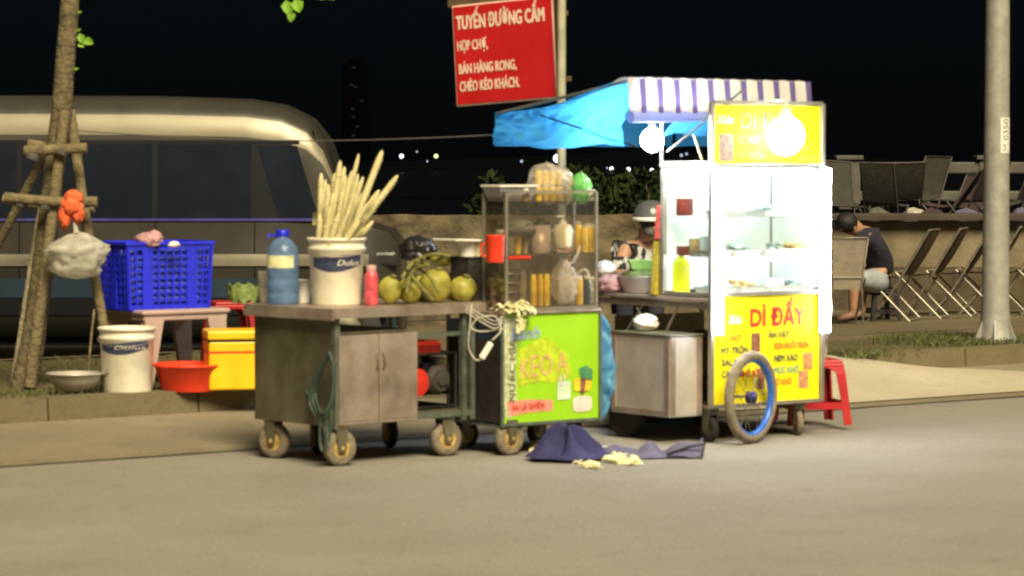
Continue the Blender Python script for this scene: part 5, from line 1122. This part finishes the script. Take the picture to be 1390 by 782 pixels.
for s_, w, h, x, z, bo in [('TUYẾN ĐƯỜNG CẤM', BW*.87, h1, -BW*.455, BH*.26, .05), ('HỌP CHỢ,', BW*.30, h1*.72, -BW*.455, BH*.05, .045), ('BÁN HÀNG RONG,', BW*.57, h1*.72, -BW*.45, -BH*.18, .045), ('CHÈO KÉO KHÁCH.', BW*.59, h1*.74, -BW*.45, -BH*.355, .045)]:
    text(s_, w, h, x, z, -.0055, m_signw, sg, bold=bo, Mx=BL)
# ------------------------------------------------------------------ lamp post
LY = 22.2; lp = P(1351, 462, LY); lp.z = .2
t = thing('street_lamp', 'tall grey lamp post with a flared foot at the right edge', 'street lamp', lp)
b = MB(); b.lathe([(.135, 0), (.125, .02), (.112, .22), (.104, .3), (.098, 1.2), (.088, 2.9), (.06, 8.2)], lp, 16); b.build('pole', m_galv, t, True)
b = MB()
for k in range(6):
    a = R(20+60*k); c = Vector((math.cos(a), math.sin(a), 0)); n_ = Vector((-c.y, c.x, 0))*.006
    b.add([lp+c*.1-n_, lp+c*.1+n_, lp+c*.19+n_, lp+c*.19-n_, lp+c*.1-n_+Vector((0, 0, .22)), lp+c*.1+n_+Vector((0, 0, .22)), lp+c*.185+n_+Vector((0, 0, .03)), lp+c*.185-n_+Vector((0, 0, .03))], [[0, 1, 2, 3], [4, 5, 6, 7], [0, 1, 5, 4], [1, 2, 6, 5], [2, 3, 7, 6], [3, 0, 4, 7]])
b.lathe([(.2, .0), (.2, .025), (0, .025)], lp, 16); b.build('base_flange', m_galv, t, True)
b = MB(); b.tube([lp+Vector((0, 0, 8.15)), lp+Vector((-.3, -.5, 8.5)), lp+Vector((-.8, -1.4, 8.7))], .04, 8); b.box(lp+Vector((-.95, -1.6, 8.7)), (.25, .6, .12), R(-30), .03); b.build('lamp_head', m_galv, t, True)
# sticker wrapped on the pole
zz0, zz1 = P(1356, 208, LY).z, P(1356, 160, LY).z; rr = .0985
b = MB(); b.grid(lambda i, j: lp+Vector((rr*math.cos(R(-82+55*i)), rr*math.sin(R(-82+55*i)), zz0+(zz1-zz0)*j-lp.z)), 10, 1); lb = b.build('number_sticker', m_whitec, t, True)
def wrap_text(s_, a0, a1, z0, z1, parent):
    cu = bpy.data.curves.new('t', 'FONT'); cu.body = s_; cu.size = 1; ob = bpy.data.objects.new('t', cu); C.objects.link(ob); me0 = ob.evaluated_get(bpy.context.evaluated_depsgraph_get()).to_mesh()
    vs = [v.co.copy() for v in me0.vertices]; fs = [list(q.vertices) for q in me0.polygons]; bpy.data.objects.remove(ob); xm = max(v.x for v in vs)
    b = MB(); b.add([lp+Vector(((rr+.0015)*math.cos(R(a0+(a1-a0)*(1-v.y/.75))), (rr+.0015)*math.sin(R(a0+(a1-a0)*(1-v.y/.75))), z0+(z1-z0)*v.x/xm-lp.z)) for v in vs], fs); return b.build('lettering', m_txk, parent, True)
wrap_text('M/0350', -72, -42, zz0+.01, zz1-.01, lb)
# ------------------------------------------------------------------ folding chairs
def deck_chair(label, loc, rz, m, grp, name='folding_chair', mc=None):
    t = thing(name, label, 'chair', loc, rz, grp); w = .20; mc = mc or m_chrome
    for s_ in (-1, 1):
        b = MB(); b.tube([(-.20, s_*w, .40), (.0, s_*w, .2), (.20, s_*w, 0)], .011, 7); b.build('leg', mc, t)
        b = MB(); b.tube([(-.17, s_*(w-.025), 0), (.02, s_*(w-.025), .22), (.12, s_*(w-.025), .38), (.36, s_*(w-.025), .78)], .011, 7); b.build('leg', mc, t)
    for (xx, ww, zz) in [(.36, w-.025, .78), (.20, w, .012), (-.17, w-.025, .012), (-.20, w, .40)]:
        b = MB(); b.tube([(xx, -ww, zz), (xx, ww, zz)], .0095, 7); b.build('crossbar', mc, t)
    b = MB(); b.grid(lambda i, j: (.13+.225*j, (w-.035)*(2*i-1), .40+.37*j-.02*math.sin(math.pi*j)), 4, 8); b.grid(lambda i, j: (.145+.225*j, (w-.035)*(2*i-1), .395+.37*j-.02*math.sin(math.pi*j)), 4, 8); b.build('backrest', m, t)
    b = MB(); b.grid(lambda i, j: (-.2+.33*j, (w-.03)*(2*i-1), .40-.02*math.sin(math.pi*j)), 4, 6); b.grid(lambda i, j: (-.2+.33*j, (w-.03)*(2*i-1), .39-.02*math.sin(math.pi*j)), 4, 6); b.build('seat', m, t)
    return t
cd = ['brown sling folding chair right behind the crouching person', 'second brown folding chair from the crouching person', 'third brown folding chair from the crouching person', 'fourth brown folding chair, its legs just left of the lamp post', 'brown folding chair partly hidden by the lamp post', 'brown folding chair at the right frame edge beyond the lamp post']
for i, (px, Y) in enumerate([(1212, 25.3), (1252, 25.75), (1292, 26.05), (1330, 26.3), (1366, 26.3), (1412, 26.2)]):
    p = P(px, 400, Y); p.z = .223; dcx = deck_chair(cd[i], p, R(-22+3*i), m_sling, 'folding chairs in a row by the terrace wall')
# pale upright chair in front of the person
p = P(1152, 400, 24.4); p.z = .223; t = thing('upright_chair', 'pale metal folding chair standing in front of the crouching person', 'chair', p, R(8))
b = MB(); b.grid(lambda i, j: ((.115+.035*j)*(2*i-1), -.02+.0+.09*(1-j), .30+.42*j), 4, 6); b.grid(lambda i, j: ((.115+.035*j)*(2*i-1), -.008+.0+.09*(1-j), .30+.42*j), 4, 6); b.build('backrest', m_slingw, t)
b = MB(); b.box((0, .2, .4), (.32, .32, .02), bev=.008); b.build('seat', m_slingw, t)
b = MB(); b.tube([(-.12, .07, .28), (-.155, -.03, .735), (.155, -.03, .735), (.12, .07, .28)], .009, 7); b.build('back_frame', m_chrome, t)
for sx in (-1, 1):
    b = MB(); b.tube([(sx*.13, .06, .3), (sx*.15, .1, .0)], .009, 7); b.build('leg', m_chrome, t)
    b = MB(); b.tube([(sx*.15, .04, .39), (sx*.15, .38, .0)], .009, 7); b.build('leg', m_chrome, t)
# chairs on the terrace
td = [('olive canvas chair with the tallest back on the terrace', 1226, 31.0, m_slingo, -60), ('pale olive chair just right of the tallest one on the terrace', 1252, 31.8, m_slingo, 30), ('maroon chair in the middle of the terrace', 1278, 30.8, m_slingm, -20), ('second maroon chair on the terrace, beside the first', 1300, 31.4, m_slingm, 15), ('maroon chair on the terrace just left of the lamp post', 1322, 30.6, m_slingm, -40), ('olive chair on the terrace right of the lamp post', 1376, 31.0, m_slingo, -10), ('grey chair at the left end of the terrace by the lit tube', 1136, 30.6, m_slingo, 70), ('dark chair lying low beside the left baluster', 1176, 31.2, m_slingm, 160), ('dark chair with a bright leg between the two balusters', 1196, 30.2, m_slingo, -80)]
for lab, px, Y, m, a in td:
    p = P(px, 400, Y); p.z = .802; tc_ = deck_chair(lab, p, R(a+random.uniform(-40, 40)), m, 'chairs on the terrace', mc=m_tubed); tc_.rotation_euler.y = random.uniform(-.22, .1); tc_.rotation_euler.x = random.uniform(-.06, .06); tc_.location.z += random.uniform(-.12, .02)
random.seed(9)
for i, (px, Y, m, lab) in enumerate([(1240, 30.6, m_bag, 'pale bag on the terrace under the olive chair'), (1265, 30.3, m_slingm, 'dark maroon bundle on the terrace between the chairs'), (1312, 30.4, m_greyc, 'grey bundle under the maroon chair by the lamp post'), (1190, 30.8, m_bal, 'pale heap of cloth on the terrace by the left baluster'), (1388, 30.5, m_greyc, 'grey bundle on the terrace at the right frame edge')]):
    p = P(px, 400, Y); b = MB(); b.grid(bagf((p.x, p.y, 1.0), .13, .1, .1, 50+i*3, .2), 24, 14); tag(b.build('bundle', m, None, False, (p.x, p.y, .88)), lab, 'bundle')
# ------------------------------------------------------------------ people
def skin(name, verts, edges, radii, m, parent, root=0, sub=2):
    me = bpy.data.meshes.new(name); inv = WM[parent.name].inverted()
    me.from_pydata([tuple(inv @ Vector(v)) for v in verts], edges, []); o = bpy.data.objects.new(name, me); C.objects.link(o); o.parent = parent
    s_ = o.modifiers.new('s', 'SKIN'); s_.use_smooth_shade = True
    for i, r in enumerate(radii):
        rr = r if isinstance(r, tuple) else (r, r); me.skin_vertices[0].data[i].radius = rr
    me.skin_vertices[0].data[root].use_root = True
    q = o.modifiers.new('d', 'SUBSURF'); q.levels = sub; q.render_levels = sub
    dg = bpy.context.evaluated_depsgraph_get(); nm = bpy.data.meshes.new_from_object(o.evaluated_get(dg)); o.modifiers.clear(); o.data = nm; nm.materials.clear(); nm.materials.append(m)
    for p_ in nm.polygons: p_.use_smooth = True
    WM[o.name] = WM[parent.name].copy(); return o
def figure(t, J, skinm, shirt, pants, hairm, look, top_scale=1, short=False, sleeve=False):
    # J: pelvis, waist, chest, neck, head, shL, elL, haL, shR, elR, haR, hpL, knL, ftL, hpR, knR, ftR  (world)
    names = ['pelvis', 'waist', 'chest', 'neck', 'head', 'shL', 'elL', 'haL', 'shR', 'elR', 'haR', 'hpL', 'knL', 'ftL', 'hpR', 'knR', 'ftR']
    v = [Vector(J[k]) for k in names]; rad = [(.13, .10), (.115, .09), (.13, .10), .052, (.075, .09), .055, .038, .028, .055, .038, .028, .085, .055, .036, .085, .055, .036]
    E = [(0, 1), (1, 2), (2, 3), (3, 4), (2, 5), (5, 6), (6, 7), (2, 8), (8, 9), (9, 10), (0, 11), (11, 12), (12, 13), (0, 14), (14, 15), (15, 16)]
    look = Vector(look).normalized()
    up = (v[4]-v[3]).normalized(); v.append(v[4]+up*.1); rad.append((.068, .08)); E.append((4, len(v)-1))
    for f in (13, 16):
        v.append(v[f]+look.xyz*Vector((1, 1, 0)).length*.0+Vector((look.x, look.y, 0)).normalized()*.17-Vector((0, 0, .03))); rad.append((.03, .022)); E.append((f, len(v)-1))
    for h, e in ((7, 6), (10, 9)):
        d = (v[h]-v[e]).normalized(); sd = d.cross(Vector((0, 0, 1))).normalized(); pl = len(v); v.append(v[h]+d*.07); rad.append((.036, .018)); E.append((h, pl))
        for k in range(4):
            a = len(v); off = sd*(.028-.019*k); L = [.065, .078, .072, .055][k]
            v.append(v[pl]+off+d*.02); rad.append(.0095); v.append(v[pl]+off*1.15+d*(.02+L*.5)-Vector((0, 0, .006))); rad.append(.0088); v.append(v[pl]+off*1.15+d*(.02+L*.85)-Vector((0, 0, .026))); rad.append(.0075)
            E += [(pl, a), (a, a+1), (a+1, a+2)]
        a = len(v); v.append(v[h]+d*.03+sd*.045); rad.append(.0115); v.append(v[h]+d*.07+sd*.062-Vector((0, 0, .01))); rad.append(.0095); E += [(h, a), (a, a+1)]
    bd = skin('body', v, E, rad, skinm, t)
    hd = v[4]+up*.05
    # face features
    b = MB(); sd = look.cross(up).normalized()
    b.ball(hd+look*.098-up*.012, (.014, .014, .02), 2); b.ball(hd+look*.085-up*.055, (.028, .012, .008), 2)
    for s_ in (-1, 1): b.ball(hd+sd*s_*.078-up*.01, (.014, .018, .03), 2)
    b.build('face', skinm, t, True)
    b = MB()
    for s_ in (-1, 1): b.ball(hd+look*.084+sd*s_*.032+up*.018, (.012, .008, .007), 2)
    b.build('eyes', hairm, t, True)
    b = MB(); b.ball(hd-look*.018+up*.035, (.094, .098, .092), 3, .08, 5); b.build('hair', hairm, t, True)
    iv = ['pelvis', 'waist', 'chest', 'neck', 'shL', 'elL', 'shR', 'elR']; w = [Vector(J[k]) for k in iv]; w[3] = w[2].lerp(w[3], .62)
    kk = .98 if sleeve else .75; w[5] = w[4].lerp(w[5], kk); w[7] = w[6].lerp(w[7], kk)
    skin('shirt', w, [(0, 1), (1, 2), (2, 3), (2, 4), (4, 5), (2, 6), (6, 7)], [(.17, .14), (.16, .13), (.155, .125), .07, .078, .062, .078, .062], shirt, t)
    iv = ['pelvis', 'hpL', 'knL', 'ftL', 'hpR', 'knR', 'ftR']; w = [Vector(J[k]) for k in iv]
    if short: skin('shorts', w[:3]+[w[4], w[5]], [(0, 1), (1, 2), (0, 3), (3, 4)], [(.155, .125), .105, .08, .105, .08], pants, t)
    else: skin('trousers', w, [(0, 1), (1, 2), (2, 3), (0, 4), (4, 5), (5, 6)], [(.155, .125), .10, .07, .055, .10, .07, .055], pants, t)
    return hd, up, look
# crouching person
q = lambda x, y, Y: P(x, y, Y)
Yc = 25.2; t = thing('person', 'person in a navy shirt and pale shorts sitting bent forward beside the folding chairs', 'person', Vector((q(1180, 400, Yc).x, Yc, .223)))
J = dict(pelvis=q(1193, 377, 25.3), waist=q(1197, 352, 25.3), chest=q(1183, 325, 25.2), neck=q(1168, 313, 25.1), head=q(1157, 308, 25.05), shL=q(1180, 322, 25.38), elL=q(1166, 348, 25.3), haL=q(1150, 352, 25.1),
         shR=q(1172, 324, 24.98), elR=q(1158, 345, 24.9), haR=q(1145, 356, 24.85), hpL=q(1188, 380, 25.4), knL=q(1166, 376, 25.25), ftL=q(1171, 425, 25.25), hpR=q(1186, 382, 25.15), knR=q(1160, 378, 24.95), ftR=q(1157, 428, 24.95))
figure(t, J, m_skin, m_shirtn, m_shorts, m_hair, (-.8, -.35, -.45), short=True)
stl = stool('low_stool', 'low dark stool under the crouching person', Vector((q(1195, 400, 25.3).x, 25.3, .223)), .3, .28, .27, m_black)
# seller
Ys = 20.6; t = thing('person', 'seller in a dark helmet and black and white patterned shirt sitting behind the snack cart', 'person', Vector((q(876, 400, Ys).x, Ys, .223)))
m_pat = M('black_white_print', (.5, .5, .5), .9, 0, .1, 14, 0, col2=(.02, .02, .022), thr=(.47, .53), det=1)
J = dict(pelvis=q(868, 400, 20.75), waist=q(868, 372, 20.75), chest=q(868, 342, 20.7), neck=q(876, 326, 20.65), head=q(881, 311, 20.6), shL=q(900, 338, 20.8), elL=q(908, 375, 20.5), haL=q(892, 372, 20.25),
         shR=q(848, 340, 20.6), elR=q(838, 374, 20.45), haR=q(858, 372, 20.2), hpL=q(884, 402, 20.75), knL=q(890, 402, 20.35), ftL=q(890, 480, 20.35), hpR=q(856, 402, 20.7), knR=q(848, 402, 20.3), ftR=q(848, 480, 20.3))
for k in J:
    J[k] = Vector(J[k]); J[k].z = max(J[k].z, .30)
hd, up, look = figure(t, J, m_skin, m_pat, m_shirtn, m_hair, (.25, -.9, -.25), sleeve=True)
b = MB(); b.lathe([(.122, -.0), (.13, .005), (.128, .03), (.118, .075), (.088, .12), (.045, .142), (0, .147)], hd+Vector((0, 0, .015)), 24); hl = b.build('helmet', m_helm, t, True)
b = MB(); b.lathe([(.131, .004), (.1345, .008), (.1335, .028), (.129, .031)], hd+Vector((0, 0, .012)), 24, cap=(False, False)); b.build('stripe', m_helmw, hl, True)
b = MB(); b.ball(hd+look*.052-up*.04, (.06, .058, .05), 3); b.build('face_mask', m_mask, t, True)
stool('seller_stool', 'dark stool the seller sits on behind the snack cart', Vector((q(868, 400, 20.8).x, 20.8, .223)), .1, .34, .36, m_black)
# ------------------------------------------------------------------ world, sun, camera
w = bpy.data.worlds.new('World'); S.world = w; w.use_nodes = True
n = w.node_tree.nodes; l = w.node_tree.links; bg = n['Background']
sk = n.new('ShaderNodeTexSky'); sk.sky_type = 'NISHITA'; sk.sun_disc = False
AZ, EL = R(163), R(46)          # light comes from behind the camera and to its right
sk.sun_elevation = EL; sk.sun_rotation = AZ
mxs = n.new('ShaderNodeMixRGB'); mxs.blend_type = 'MULTIPLY'; mxs.inputs[0].default_value = 1; mxs.inputs[2].default_value = (.5, .7, 1, 1)
l.new(sk.outputs[0], mxs.inputs[1]); l.new(mxs.outputs[0], bg.inputs['Color']); bg.inputs['Strength'].default_value = .00048
sun = bpy.data.lights.new('street_light', 'SUN'); sun.energy = 4.5; sun.angle = R(26); sun.color = (1, .855, .57)
so = bpy.data.objects.new('street_light', sun); C.objects.link(so)
dirv = Vector((math.sin(AZ)*math.cos(EL), math.cos(AZ)*math.cos(EL), math.sin(EL)))   # towards the light
so.rotation_euler = dirv.to_track_quat('Z', 'Y').to_euler()
cam = bpy.data.cameras.new('Camera'); co = bpy.data.objects.new('Camera', cam); C.objects.link(co)
co.location = (0, 0, CH); co.rotation_euler = (R(90)-PITCH, 0, 0)
cam.sensor_width = 36; cam.lens = 36*F/1390; cam.clip_end = 20000; cam.clip_start = .1
S.camera = co
cam.dof.use_dof = True; cam.dof.focus_distance = 45; cam.dof.aperture_fstop = 5.2
S.view_settings.view_transform = 'Standard'; S.view_settings.look = 'None'; S.view_settings.gamma = 1; S.view_settings.exposure = .6
S.render.engine = 'CYCLES'
try: S.cycles.max_bounces = 8; S.cycles.transparent_max_bounces = 16; S.cycles.sample_clamp_indirect = 6; S.cycles.pixel_filter_type = 'GAUSSIAN'; S.cycles.filter_width = 2.2
except Exception as e: print(e)
